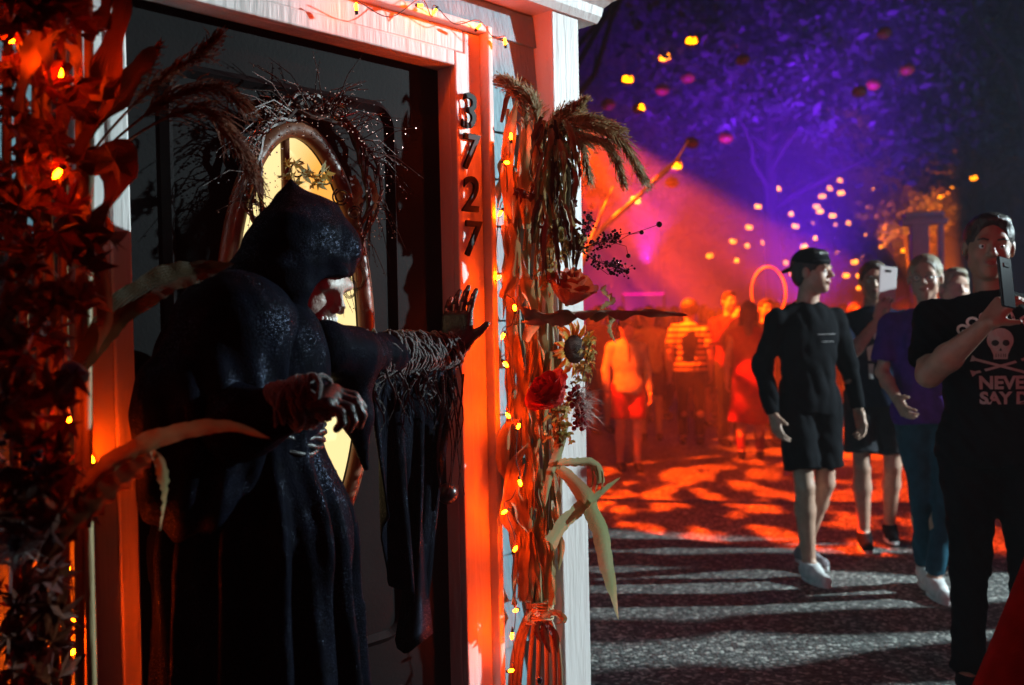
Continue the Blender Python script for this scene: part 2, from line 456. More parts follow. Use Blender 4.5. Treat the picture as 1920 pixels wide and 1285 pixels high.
gl = MB(); ov = oval(96, .006); gl.add([D(x, z, -.012) for x, z in ov]+[D(x, z, -.018) for x, z in ov],
    [tuple(range(96)), tuple(range(96, 192))[::-1]]+[(i, i+96, (i+1) % 96+96, (i+1) % 96) for i in range(96)])
gl.obj('oval_pane', M_glass, door)
# leading between the panes: nested lens arcs and two bars
def came(pts, r=.0045):
    b = MB(); b.tube([D(x, z, -.008) for x, z in pts], r, 6); b.obj('lead_came', M_ring, door, smooth=True)
def arc(cx, cz, ax_, az_, a0, a1, k=28): return [(cx+ax_*math.cos(R(a0+(a1-a0)*i/k)), cz+az_*math.sin(R(a0+(a1-a0)*i/k))) for i in range(k+1)]
came(arc(OC[0]+.075, OC[1]-.12, .14, .42, 95, 265), .006)
came(arc(OC[0]-.075, OC[1]-.12, .14, .42, -85, 85), .006)
came([(OC[0]-.02, OC[1]+.29), (OC[0]-.02, OC[1]+.475)], .012)
came([(OC[0]-.16, OC[1]+.22), (OC[0]+.16, OC[1]+.22)], .004)
came([(OC[0]+.02, OC[1]-.05), (OC[0]+.05, OC[1]+.12)], .002)
# raised panel mouldings with rounded corners round the oval (light catches them at the upper right)
def rrect(x0, x1, z0, z1, r_, k=8):
    P = []
    for cx, cz, a in ((x1-r_, z1-r_, 0), (x0+r_, z1-r_, 90), (x0+r_, z0+r_, 180), (x1-r_, z0+r_, 270)):
        for i in range(k+1): P.append((cx+r_*math.cos(R(a+90*i/k)), cz+r_*math.sin(R(a+90*i/k))))
    return P
def mould(x0, x1, z0, z1, r_, wid, out, m, name):
    A = rrect(x0, x1, z0, z1, r_); B = rrect(x0+wid, x1-wid, z0+wid, z1-wid, max(r_-wid, .01))
    C_ = rrect(x0+wid*.5, x1-wid*.5, z0+wid*.5, z1-wid*.5, max(r_-wid*.5, .01))
    k = len(A); b = MB()
    b.add([D(*p, .0006) for p in A]+[D(*p, out) for p in C_]+[D(*p, .0006) for p in B],
          [(i, (i+1) % k, k+(i+1) % k, k+i) for i in range(k)]+[(k+i, k+(i+1) % k, 2*k+(i+1) % k, 2*k+i) for i in range(k)])
    return b.obj(name, m, door)
mould(-.80, -.155, .62, 1.985, .07, .03, .014, M_door, 'panel_moulding')
mould(-.80, -.475, .14, .50, .03, .025, .012, M_door, 'panel_moulding')
mould(-.425, -.155, .14, .50, .03, .025, .012, M_door, 'panel_moulding')
kb = MB(); kb.tube([D(-.06, .98, 0), D(-.06, .98, .05)], .012, 10); kb.blob(D(-.06, .98, .065), .028, 12, 8); kb.obj('door_knob', M_metal, door, smooth=True)
# ---- house number
def text_mesh(s, size, extrude, bevel=0, italic=0, bold=0):
    cu = bpy.data.curves.new('t', 'FONT'); cu.body = s; cu.size = size; cu.extrude = extrude; cu.bevel_depth = bevel; cu.shear = italic; cu.offset = bold
    cu.align_x = 'CENTER'; cu.align_y = 'CENTER'; cu.resolution_u = 4
    o = bpy.data.objects.new('t', cu); COL.objects.link(o); dg = bpy.context.evaluated_depsgraph_get()
    me = bpy.data.meshes.new_from_object(o.evaluated_get(dg)); bpy.data.objects.remove(o); bpy.data.curves.remove(cu)
    me.materials.clear(); return me
M_num = mat('black_house_number', (.008, .008, .009), .5, spec=.1)
for ch, cy in (('3', 212), ('7', 288), ('2', 368), ('7', 451)):
    me = text_mesh(ch, .132, .003, .001, italic=.12, bold=.0006)
    # solve height z on the casing for the pixel row
    zz = CAMZ + 0.0
    xx = .036
    for it in range(6):
        P = S(xx, .026, zz); q = CAMROT.to_3x3().inverted() @ (P-Vector((0, 0, CAMZ))); py = 642.5+q.y/q.z*FPX
        zz -= (cy-py)/FPX*2.68
    o = link('house_number', me, M_num, shed)
    o.matrix_world = Matrix.Translation(S(xx, .030, zz)) @ Matrix(((U.x, 0, -N.x, 0), (U.y, 0, -N.y, 0), (0, 1, 0, 0), (0, 0, 0, 1)))
# ============================================================ trees, street pieces and lanterns behind
M_bark = mat('tree_bark', (.035, .025, .02), .85, (.02, .015, .012), 9, .8, 30, stretch=(1, 1, .3))
def leafmat(name, c, c2, tr=.35, rough=.5, nscale=5, coords='Object'):
    m = mat(name, c, rough, c2, nscale, 0, spec=.4, coords=coords); n = m.node_tree.nodes; l = m.node_tree.links
    if 'tl' in n: return m
    b = n['Principled BSDF']
    at_ = n.new('ShaderNodeAttribute'); at_.attribute_name = 'across'; v1 = n.new('ShaderNodeMath'); v1.operation = 'MULTIPLY'; v1.inputs[1].default_value = 42; l.new(at_.outputs['Fac'], v1.inputs[0])
    v2 = n.new('ShaderNodeMath'); v2.operation = 'SINE'; l.new(v1.outputs[0], v2.inputs[0]); nb = n.new('ShaderNodeTexNoise'); nb.inputs['Scale'].default_value = 55; v3 = n.new('ShaderNodeMath'); v3.operation = 'MULTIPLY_ADD'; v3.inputs[1].default_value = .5; l.new(v2.outputs[0], v3.inputs[0]); l.new(nb.outputs[0], v3.inputs[2])
    bp = n.new('ShaderNodeBump'); bp.inputs['Strength'].default_value = .6; bp.inputs['Distance'].default_value = .002; l.new(v3.outputs[0], bp.inputs['Height']); l.new(bp.outputs[0], b.inputs['Normal'])
    t = n.new('ShaderNodeBsdfTranslucent'); t.name = 'tl'; mx = n.new('ShaderNodeMixShader'); mx.inputs[0].default_value = tr
    cr = [x for x in n if x.type == 'VALTORGB'][0]; l.new(cr.outputs[0], t.inputs[0])
    l.new(b.outputs[0], mx.inputs[1]); l.new(t.outputs[0], mx.inputs[2]); l.new(mx.outputs[0], n['Material Output'].inputs['Surface']); return m
M_leaf = leafmat('tree_leaves', (.05, .09, .05), (.09, .11, .08), .3)
def crown_mesh(clumps, n, size, seed):
    """clumps: (cx,cy,cz,rx,ry,rz); small two-triangle leaves gathered on sub-clumps inside the ellipsoids"""
    r_ = np.random.RandomState(seed); vol = np.array([c[3]*c[4]*c[5] for c in clumps]); vol /= vol.sum()
    out = []
    for c, f in zip(clumps, vol):
        k = max(30, int(n*f)); m_ = max(6, int(k/70)); dirs = r_.randn(m_, 3); dirs /= np.linalg.norm(dirs, axis=1)[:, None]
        sub = dirs*(r_.rand(m_, 1)**.4)*np.array(c[3:6])+np.array(c[:3]); rad = (.10+.16*r_.rand(m_))*min(c[3:6])*1.7
        w_ = r_.randint(0, m_, k); out.append(sub[w_]+r_.randn(k, 3)*rad[w_][:, None]*np.array([.7, .7, .42]))
    P = np.concatenate(out); k = len(P)
    a = r_.randn(k, 3); a /= np.linalg.norm(a, axis=1)[:, None]; b = np.cross(a, r_.randn(k, 3)); b /= np.linalg.norm(b, axis=1)[:, None]
    s_ = size*(.6+.8*r_.rand(k, 1))
    Vv = np.stack([P-a*s_, P+b*s_*.5, P+a*s_, P-b*s_*.5], 1).reshape(-1, 3); Q = np.arange(4*k).reshape(-1, 4)
    return from_np('crown', Vv, Q, False)
def tree(label, base, trunk_pts, limbs, clumps, n, size, seed, m=None, group='trees round the street'):
    t = thing('tree', label, 'tree', base, group=group); B = V(base)
    b = MB(); b.tube([V(p[:3]) for p in trunk_pts], [p[3] for p in trunk_pts], 10); b.obj('trunk', M_bark, t, smooth=True)
    for L in limbs: b = MB(); b.tube([V(p[:3]) for p in L], [p[3] for p in L], 7); b.obj('limb', M_bark, t, smooth=True)
    link('crown', crown_mesh(clumps, n, size, seed), m or M_leaf, t)
    return t
def auto_tree(label, px, Y, height, spread, n, size, seed, m=None, lean=0, low=.35):
    r_ = random.Random(seed); p = at(px, 600, Y); base = (p.x, Y, 0)
    tr = [(0, 0, -.05, .22*height/8), (.05, 0, height*.2, .17*height/8), (lean*.3, .1, height*.45, .13*height/8), (lean*.6, 0, height*.75, .06)]
    limbs = []; cl = []
    for i in range(9):
        a = 2*math.pi*i/9+r_.random(); z0 = height*(.3+.35*r_.random()); R_ = spread*(.55+.4*r_.random()); z1 = height*(low+.1+.5*r_.random())
        e_ = (math.cos(a)*R_+lean*.5, math.sin(a)*R_, z1)
        L0 = [V((lean*.3*z0/height, 0, z0)), V((e_[0]*.5, e_[1]*.5, (z0+z1)/2+.2)), V(e_)]; nn = 9
        def lp_(t): q = L0[0].lerp(L0[1], t*2) if t < .5 else L0[1].lerp(L0[2], t*2-1); return q+V((r_.gauss(0, .09), r_.gauss(0, .09), r_.gauss(0, .07)))*spread/4*min(1, t*4)
        P_ = [lp_(k/nn) for k in range(nn+1)]; limbs.append([tuple(p)+(.052*height/8*(1-k/nn)**1.2+.006,) for k, p in enumerate(P_)])
        for kk in (3, 4, 5, 6, 7):
            d_ = V((r_.gauss(0, 1), r_.gauss(0, 1), r_.gauss(.4, .6)))*spread*.16; p = P_[kk]; limbs.append([tuple(p)+(.016,), tuple(p+d_*.5+V((0, 0, .08)))+(.010,), tuple(p+d_)+(.004,)])
        cl.append((e_[0], e_[1], e_[2]+.2, spread*.42, spread*.42, height*.13))
    cl.append((lean*.6, 0, height*.82, spread*.6, spread*.6, height*.17))
    return tree(label, base, tr, limbs, cl, n, size, seed, m)
auto_tree('broad tree with blue-lit leaves over the middle of the street', 1450, 18.5, 8.6, 4.2, 24000, .095, 1, low=.42)
auto_tree('large dark tree over the right edge of the street', 1960, 15.5, 9.2, 4.4, 20000, .095, 2, low=.42)
auto_tree('dark tree rising just behind the building', 985, 14.0, 8.6, 4.0, 16000, .09, 3, low=.45)
auto_tree('distant violet tree left of the street', 1230, 30, 10, 5.0, 9000, .16, 4, low=.3)
auto_tree('distant tree beyond the blue-lit tree', 1560, 33, 11, 5.5, 9000, .16, 5, low=.25)
auto_tree('distant dark tree at the right end of the street', 1840, 27, 10, 5.0, 9000, .15, 6, low=.22)
auto_tree('small tree glowing orange above the gate posts', 1712, 22, 4.4, 1.0, 6000, .07, 7, low=.66)
auto_tree('farthest tree closing the street', 1390, 44, 12, 7, 8000, .22, 8, low=.15)
# bare limb lit orange, growing from behind the building
bt = thing('bare_tree', 'bare leaning tree whose pale limb crosses the orange beam', 'tree', (0, 0, 0))
def interp(P, n):
    P = [V(p) for p in P]; P = [2*P[0]-P[1]]+P+[2*P[-1]-P[-2]]; out = []
    for i in range(1, len(P)-2):
        for k in range(n):
            t = k/n; a, b, c, d = P[i-1:i+3]
            out.append(.5*((2*b)+(c-a)*t+(2*a-5*b+4*c-d)*t*t+(3*b-a-3*c+d)*t**3))
    out.append(P[-2]); return out
YB = 8.2
tp = interp([V((at(1020, 700, YB).x, YB, -.02)), at(1035, 700, YB), at(1060, 560, YB), at(1100, 470, YB)], 5)
M_pale = mat('pale_bare_bark', (.42, .33, .24), .7, (.3, .22, .16), 12, .6, 50)
b = MB(); b.tube(tp, np.linspace(.06, .032, len(tp)), 8); b.obj('trunk', M_pale, bt, smooth=True)
lp = interp([at(1100, 470, YB), at(1130, 428, YB), at(1175, 388, YB), at(1215, 352, YB), at(1262, 308, YB), at(1292, 262, YB)], 5)
b = MB(); b.tube(lp, np.linspace(.03, .008, len(lp)), 7); b.tube(interp([lp[14], at(1245, 318, YB-.1), at(1276, 298, YB-.1)], 4), .010, 5); b.obj('limb', M_pale, bt, smooth=True)
b = MB(); b.tube(interp([at(1100, 470, YB), at(1128, 400, YB), at(1150, 350, YB+.2)], 4), np.linspace(.02, .006, 9), 6); b.obj('limb', M_pale, bt, smooth=True)

# ---- pumpkin lanterns
M_pump = mat('pumpkin_shell', (.55, .16, .03), .45, (.40, .10, .02), 8); M_glow = mat('lantern_glow', (.3, .1, .02), .5, emit=(1, .26, .001), estr=13)
M_glow.cycles.emission_sampling = 'NONE'; M_cord = mat('dark_cord', (.02, .02, .02), .8); M_stem = mat('pumpkin_stem', (.08, .09, .03), .8)
def pumpkin_mesh(face):
    nu, nv = 30, 18; vs = []; fs = []
    def shp(u, v, k):
        ph = math.pi*v/nv; a = 2*math.pi*u/nu; r_ = math.sin(ph)*(1+.06*math.cos(a*8))*k
        return (r_*math.sin(a), -r_*math.cos(a), math.cos(ph)*.82*k-.10*k*math.exp(-(ph/.35)**2))
    for k in (1.0, .93):
        for v in range(nv+1):
            for u in range(nu): vs.append(shp(u, v, k))
    def hole(u, v):
        if not face: return False
        x = u+.5; x = x if x < nu/2 else x-nu
        if 6 <= v < 9 and 1.0 < abs(x) < 5.0 - (0 if v > 6 else 1.0): return True
        if v in (9,) and abs(x) < 1: return True
        if 10 <= v < 13 and abs(x) < 6.2-(v-10)*1.4 and not (v == 10 and abs(x) < 1.1): return True
        return False
    o = (nv+1)*nu
    for v in range(nv):
        for u in range(nu):
            if hole(u, v): continue
            a, b_, c, d = v*nu+u, v*nu+(u+1) % nu, (v+1)*nu+(u+1) % nu, (v+1)*nu+u
            fs.append((a, d, c, b_)); fs.append((o+a, o+b_, o+c, o+d))
    me = mesh('shell', vs, fs, True); me.materials.append(M_pump); return me
pm_face = pumpkin_mesh(True)
def glowmesh():
    b = MB(); b.blob((0, 0, -.05), (.80, .80, .68), 14, 8); m_ = b.mesh('glow', True); m_.materials.append(M_glow); return m_
pm_glow = glowmesh()
b = MB(); b.tube([(0, 0, .68), (.03, 0, .85), (.10, 0, .98)], [.13, .09, .08], 7); pm_stem = b.mesh('stem', True); pm_stem.materials.append(M_stem)
b = MB(); b.tube([(0, 0, .75), (0, 0, 9)], .02, 4); pm_cord = b.mesh('cord'); pm_cord.materials.append(M_cord)
NEAR = [(1296, 78, 0, 'topmost carved pumpkin lantern with both eyes aglow'), (1247, 108, -15, 'glowing carved pumpkin below and left of the topmost one'), (1176, 150, 10, 'leftmost brightly lit carved pumpkin below the cornice end'),
        (1198, 203, 60, 'carved pumpkin turned aside with half its face glowing'), (1290, 145, 180, 'unlit-looking pumpkin turned away below the topmost lantern'), (1242, 168, 170, 'turned-away pumpkin with violet underside between two lit ones'),
        (1393, 112, 150, 'turned-away pumpkin with pink underside by the blue leaves'), (1374, 86, 200, 'small dim pumpkin in front of the blue leaves'), (1145, 235, 185, 'red pumpkin turned away above the grass plume'),
        (1098, 226, 50, 'pumpkin half hidden behind the grass plume'), (1297, 268, 190, 'magenta-lit pumpkin beside the tip of the pale limb'), (1361, 258, 160, 'magenta-lit pumpkin below the violet foliage'),
        (1267, 312, 20, 'lit pumpkin hanging against the pale limb'), (1260, 342, 200, 'pink pumpkin turned away below the pale limb'), (1190, 376, 15, 'lit pumpkin in the orange beam near the lower limb'),
        (1140, 196, 170, 'dim red pumpkin left of the half-lit one'), (1611, 172, 165, 'lower left one of the two dim pink pumpkins in the dark canopy'), (1638, 158, 195, 'upper right one of the two dim pink pumpkins in the dark canopy'),
        (1702, 130, 180, 'faint red pumpkin alone in the dark canopy'), (1658, 62, 175, 'faint violet-dotted pumpkin high in the dark canopy')]
FAR = [(1458, 354), (1421, 388), (1481, 402), (1491, 424), (1404, 427), (1374, 453), (1399, 461), (1434, 454), (1330, 480), (1379, 488), (1508, 462), (1526, 446), (1561, 405), (1562, 421), (1588, 419), (1542, 369),
       (1531, 388), (1538, 397), (1577, 362), (1618, 380), (1628, 388), (1640, 357), (1618, 440), (1570, 474), (1617, 483), (1471, 493), (1603, 491), (1587, 517), (1612, 518), (1607, 540), (1486, 514), (1573, 339),
       (1554, 354), (1774, 328), (1753, 358), (1782, 350), (1765, 371), (1826, 334), (1690, 470), (1650, 505), (1655, 462), (1520, 420)]
def lantern(p, r_, yaw, label, group):
    t = thing('pumpkin_lantern', label, 'lantern', p, (R(rnd.uniform(-8, 8)), R(rnd.uniform(-10, 10)), R(yaw)), group); t.scale = (r_, r_, r_)
    for nm, me in (('shell', pm_face), ('glow', pm_glow), ('stem', pm_stem), ('cord', pm_cord)): link(nm, me, None, t)
for i, (px, py, yaw, lab) in enumerate(NEAR):
    Y = 13.5+((i*37) % 10)*.35; lantern(at(px, py, Y), (.105 if i != 7 else .07)*(Y/15), yaw, lab, 'large pumpkin lanterns hung high in the trees')
ORD = ['highest', 'second highest', 'third highest', 'fourth highest', 'fifth highest', 'sixth highest', 'seventh highest', 'eighth highest', 'ninth highest', 'tenth highest', 'eleventh highest', 'twelfth highest']
ZONE = [((1442, 470), 'above the orange hoop'), ((1360, 450), 'left of the hoop'), ((1520, 385), 'high above the walking man'), ((1500, 465), 'just above the black cap'), ((1575, 400), 'clustered right of the walking man'),
        ((1595, 505), 'left of the raised phone'), ((1635, 375), 'left of the orange-lit tree'), ((1660, 480), 'above the phone holder'), ((1775, 345), 'right of the orange-lit tree')]
zone = {}
for px, py in FAR: zone.setdefault(min(ZONE, key=lambda z: (z[0][0]-px)**2+(z[0][1]-py)**2)[1], []).append((py, px))
flab = {}
for zn, L in zone.items():
    for k, (py, px) in enumerate(sorted(L)): flab[(px, py)] = 'small lit pumpkin lantern, '+('the only one ' if len(L) == 1 else ORD[k]+' of those ')+zn
for i, (px, py) in enumerate(FAR):
    Y = 24+((i*53) % 17)*.45; lantern(at(px, py, Y), .105*(Y/26)*(1.25 if (px, py) == (1774, 328) else 1), rnd.choice([0, -30, 25, 40, -15, 75]), flab[(px, py)], 'small pumpkin lanterns over the far street')

# ---- gate posts, light bar
M_grey = mat('grey_painted_timber', (.55, .54, .55), .5, (.45, .44, .45), 20, .1, 80)
gp = at(1728, 600, 14.0); gt = thing('gate_posts', 'grey square gate posts with a slanted cap beam under the orange tree', 'gate', (gp.x, 14, 0), (0, 0, R(-12)))
b = MB(); b.box((-.13, -.1, 0), (.10, .1, 2.72)); b.obj('post', M_grey, gt, bevel=.01)
b = MB(); b.box((.235, -.06, 0), (.30, .06, 2.72)); b.obj('post', M_grey, gt, bevel=.01)
b = MB(); b.box((-.26, -.16, 2.72), (.34, .16, 2.80)); b.obj('cap_beam', M_grey, gt, bevel=.01)
b = MB(); b.box((-.22, -.12, 2.80), (.30, .12, 2.90)); b.obj('cap_beam', M_grey, gt, bevel=.02)
b = MB(); b.box((.10, -.03, 1.2), (.235, .03, 1.3)); b.box((.10, -.03, 2.2), (.235, .03, 2.28)); b.obj('rail', M_grey, gt, bevel=.005)
lb = thing('light_bar', 'slim magenta light bar on two stands beyond the crowd', 'stage light', (0, 0, 0))
p0, p1_ = at(1168, 552, 17), at(1245, 551, 17)
b = MB(); b.tube([p0, p1_], .022, 6); b.obj('light_tube', mat('magenta_light', (.2, 0, .2), .5, emit=(1, .0, .35), estr=1.4), lb)
for p in (p0, p1_): b = MB(); b.tube([p, V((p.x, p.y, 0))], .02, 5); b.obj('stand', M_metal, lb)

# ============================================================ people
def skin(n, c): return mat(n, c, .5, tuple(x*.82 for x in c), 30, .12, 220, sss=.0)
SK = skin('skin_light', (.52, .30, .21)); SK2 = skin('skin_tan', (.38, .21, .14))
def cloth(name, c, rough=.85, k=.75, bump=.35, **kw): return mat(name, c, rough, tuple(x*k for x in c), 22, bump, 320, spec=.06, **kw)
C_black = cloth('black_cotton', (.0045, .005, .007)); C_navy = cloth('navy_cotton', (.008, .011, .030)); C_purple = cloth('purple_cotton', (.07, .018, .22))
C_jean = cloth('teal_denim', (.018, .08, .12)); C_dark = cloth('charcoal_cloth', (.03, .03, .035)); C_grey = cloth('grey_cotton', (.28, .26, .28))
C_red = cloth('red_cloth', (.26, .015, .015)); C_yel = cloth('yellow_cotton', (.62, .48, .20)); C_white = cloth('white_canvas', (.75, .75, .74)); C_brown = cloth('brown_cloth', (.12, .06, .04))
C_mag = cloth('maroon_cloth', (.16, .02, .04)); C_green = cloth('olive_cloth', (.07, .08, .04)); C_blue = cloth('blue_cloth', (.04, .07, .2))
H_dark = mat('dark_hair', (.018, .012, .010), .38, (.03, .02, .015), 60, .8, 160, stretch=(1, 1, .2))
H_blond = mat('blond_hair', (.30, .24, .16), .4, (.18, .14, .09), 60, .8, 160, stretch=(1, 1, .2)); H_brown = mat('brown_hair', (.07, .035, .02), .4, (.05, .025, .015), 60, .8, 160, stretch=(1, 1, .2))
M_eye = mat('eye_white', (.7, .68, .65), .15); M_iris = mat('eye_iris', (.03, .02, .015), .1); M_lip = mat('lips', (.36, .11, .09), .4)
M_phone = mat('black_phone', (.008, .008, .01), .12, spec=.9); M_case = mat('clear_rose_phone_case', (.62, .55, .55), .25, spec=.7)
M_screen = mat('dim_phone_screen', (.01, .01, .012), .08)
V = Vector
def rotm(yaw=0, pitch=0, roll=0):  # yaw about z, pitch forward (+ looks down), roll
    return (Matrix.Rotation(R(yaw), 3, 'Z') @ Matrix.Rotation(R(pitch), 3, 'X') @ Matrix.Rotation(R(roll), 3, 'Y'))
def add_hand(sd, Wp, d, n, side, curl=(12, 18, 14), s=1.0, spread=1.0, k=.006, thumb=None):
    Wp = V(Wp); d = V(d).normalized(); n = V(n); n = (n-d*n.dot(d)).normalized(); t = d.cross(n)*side; t.normalize()
    rot = Matrix((t, d, n)).transposed()
    sd.box(Wp+d*.048*s, (.041*s, .048*s, .015*s), rot, rr=.013*s, k=.012)
    tips = []
    for i, (o, L) in enumerate(zip((.031, .0105, -.0105, -.030), (.076, .084, .078, .062))):
        p = Wp+d*(.088-.004*abs(i-1))*s+t*o*s; a = 0; ch_ = [Wp+d*.03*s+t*o*.6*s, V(p)]; fan = V(t)*(o*1.6*spread)
        base = p-d*.02*s; sd.cap(base, p, .0098*s, .0095*s, k=.008)
        for j, f in enumerate((.44, .31, .25)):
            a += curl[j]*(1+.12*i)
            q = p+((d*math.cos(R(a))+n*math.sin(R(a)))+fan).normalized()*L*f*s
            sd.cap(p, q, (.0095-.0009*j)*s, (.0088-.0009*j)*s, k=k*.6); p = q; ch_.append(V(q))
        tips.append(ch_)
    td = thumb if thumb else (.75, .62, .35)
    dd = (d*td[0]+t*td[1]+n*td[2]).normalized(); b = Wp+d*.022*s+t*.028*s
    sd.cap(b-dd*.01, b+dd*.036*s, .0145*s, .011*s, k=.012); e2 = (dd+d*.35+n*.25).normalized()
    sd.cap(b+dd*.036*s, b+dd*.036*s+e2*.032*s, .0105*s, .0085*s, k=.006)
    return tips
def add_head(sd, c, Rh, s=1.0, jaw=1.0):
    P = lambda x, y, z: V(c)+Rh @ V((x, y, z))*s
    M4 = Rh
    sd.ell(P(0, .012, .030), [.076*s, .096*s, .086*s], M4, k=.01)
    sd.ell(P(0, -.034, -.030), [.058*s*jaw, .058*s, .076*s], M4, k=.03)
    sd.ell(P(0, -.066, -.086), [.027*s*jaw, .022*s, .022*s], M4, k=.025)
    for x in (-1, 1):
        sd.ell(P(.036*x, -.057, -.028), [.024*s, .022*s, .024*s], M4, k=.02)
        sd.ell(P(.045*x*jaw, -.012, -.062), [.018*s, .028*s, .022*s], M4, k=.03)
    sd.cap(P(-.034, -.079, .028), P(.034, -.079, .028), .015*s, k=.012)
    sd.cap(P(0, -.088, .018), P(0, -.108, -.016), .0075*s, .0125*s, k=.010)
    for x in (-1, 1):
        sd.ell(P(.011*x, -.100, -.020), [.009*s, .009*s, .007*s], M4, k=.006)
        sd.ell(P(.031*x, -.100, .008), [.019*s, .015*s, .012*s], M4, k=.012, op='s')
        sd.ell(P(.078*x, .006, -.002), [.010*s, .021*s, .032*s], M4, k=.006)
    sd.ell(P(0, -.089, -.046), [.025*s, .011*s, .006*s], M4, k=.004); sd.ell(P(0, -.087, -.056), [.022*s, .011*s, .007*s], M4, k=.004)
    sd.ell(P(0, -.105, -.051), [.024*s, .006*s, .0016*s], M4, k=.003, op='s')
    return P
STD = dict(hd=(0, -.01, 1.635), nk=(0, .01, 1.47), ch=(0, .0, 1.28), pv=(0, .0, .98),
           sr=(-.178, .01, 1.392), er=(-.235, .035, 1.13), wr=(-.245, -.02, .88), sl=(.178, .01, 1.392), el=(.235, .035, 1.13), wl=(.245, -.02, .88),
           hr=(-.088, 0, .94), kr=(-.098, -.02, .50), ar=(-.10, .02, .085), hl=(.088, 0, .94), kl=(.098, -.02, .50), al=(.10, .02, .085))
def person(name, label, loc, rotz=0, h=1.75, J=None, hyaw=0, hpitch=0, hroll=0, group=None, top=('tee', C_black), bottom=('trousers', C_dark),
           shoes=C_black, skinm=SK, hair=('short', H_dark), voxel=.012, hands=None, girth=1.0, seed=1, extras=None, sleeve=None, female=False, fold=.006, feet=None):
    j = dict(STD); j.update(J or {}); j = {a: V(b)*(h/1.75) for a, b in j.items()}; s = h/1.75
    root = thing(name, label, 'person', loc, (0, 0, R(rotz)), group)
    g_ = girth
    Rh = rotm(hyaw, hpitch, hroll)
    sd = SDF(.02)
    P = add_head(sd, j['hd'], Rh, s*1.0, .92 if female else 1.02)
    neckr = .046 if female else .054
    sd.cap(j['nk']-V((0, 0, .05)), j['hd']+Rh @ V((0, .012, -.05))*s, neckr*s*1.1, neckr*s, k=.02)
    # torso under the clothes
    sd.ell(j['ch'], [.14*s*g_, .085*s*g_, .19*s], k=.05); sd.ell((j['ch']+j['pv'])/2, [.12*s*g_, .08*s*g_, .18*s], k=.05); sd.ell(j['pv'], [.13*s*g_, .09*s*g_, .11*s], k=.04)
    ar = .036 if female else .043*min(g_, 1.15)
    for q in 'rl':
        S_, E_, W_ = j['s'+q], j['e'+q], j['w'+q]
        sd.cap(j['nk']-V((0, 0, .04)), S_-V((0, 0, .01)), .035*s, .045*s, k=.04)
        sd.cap(S_, E_, (ar+.008)*s, ar*.86*s, k=.02); sd.cap(E_, E_+(W_-E_)*.35, ar*.88*s, ar*.95*s, k=.02); sd.cap(E_+(W_-E_)*.35, W_, ar*.92*s, .026*s, k=.02)
        H_, K_, A_ = j['h'+q], j['k'+q], j['a'+q]
        sd.cap(H_, K_, .075*s*g_, .05*s, k=.03); Mid = K_+(A_-K_)*.3+V((0, .012, 0)); sd.cap(K_, Mid, .048*s, .055*s, k=.02); sd.cap(Mid, A_, .053*s, .034*s, k=.02)
        hs = (hands or {}).get(q)
        sg = 1 if q == 'l' else -1
        d = (W_-E_).normalized()
        if hs is None: hs = dict(d=d+V((0, -.05, 0)), n=V((-sg, 0, 0)), curl=(16, 24, 16), side=None)
        n = V(hs['n']); dd = V(hs['d']).normalized(); nn = (n-dd*n.dot(dd)).normalized()
        t = dd.cross(nn); side = hs.get('side')
        if side is None: side = 1 if t.y < 0 else -1    # thumb to the front
        add_hand(sd, W_, dd, n, side, hs.get('curl', (14, 20, 16)), s, k=.006, thumb=hs.get('thumb'))
    skin_k = .0
    fd = (feet or {})
    for q in 'rl':
        A_ = j['a'+q]; f = V(fd.get(q, (0, -1, 0))).normalized(); sd.cap(A_, A_+f*.11*s-V((0, 0, .045))*s, .034*s, .026*s, k=.02)
    body = link('body', sd.mesh('body', voxel), skinm, root)
    # eyes and lips
    if voxel < .009:
        for x in (-1, 1):
            b = MB(); b.blob(P(.031*x, -.0765, .007), .0112*s, 12, 8); e_ = b.obj('eye', M_eye, root, smooth=True)
            b = MB(); b.blob(P(.031*x, -.0838, .007), .0056*s, 8, 5); b.obj('iris', M_iris, e_, smooth=True)
            b = MB(); b.tube([P(x*.014, -.094, .030), P(x*.032, -.0965, .0345), P(x*.050, -.088, .029)], [.0030*s, .0036*s, .002*s], 6); b.obj('eyebrow', hair[1] if hair[0] != 'none' else H_dark, root, smooth=True)
        b = MB(); b.tube([P(-.021, -.0935, -.050), P(-.01, -.0985, -.0465), P(.01, -.0985, -.0465), P(.021, -.0935, -.050)], .0032*s, 6)
        b.tube([P(-.020, -.0935, -.051), P(0, -.0985, -.0565), P(.020, -.0935, -.051)], .0036*s, 6); b.obj('lips', M_lip, root, smooth=True)
    # clothes
    nf = sinnoise(seed, 22, 5); nf2 = sinnoise(seed+50, 60, 4)
    nf3 = sinnoise(seed+80, 34, 4)
    def fold_mod(F, X, Y, Z): return F+fold*.7*nf(X, Y, Z*.45)+fold*.35*nf2(X, Y, Z*.5)+fold*1.5*(.28-np.abs(nf3(X+Z*.35, Y, Z*.55)))
    kind, tm = top
    t_ = SDF(.05); tw = 1.0
    t_.ell(j['ch']+V((0, 0, .02)), [.178*s*g_, .118*s*g_, .20*s], k=.05); t_.ell((j['ch']+j['pv'])/2, [.158*s*g_, .115*s*g_, .19*s], k=.06)
    if female:
        for x in (-1, 1): t_.ell(j['ch']+V((.065*x, -.085, .02))*s, [.06*s, .055*s, .06*s], k=.03)
    t_.ell(j['pv']-V((0, 0, .04)), [.180*s*g_, .138*s*g_, .17*s], k=.06)
    t_.cap(j['nk']-V((0, 0, .065))*s, j['nk']-V((0, -.005, .005))*s, .075*s, .066*s, k=.03)
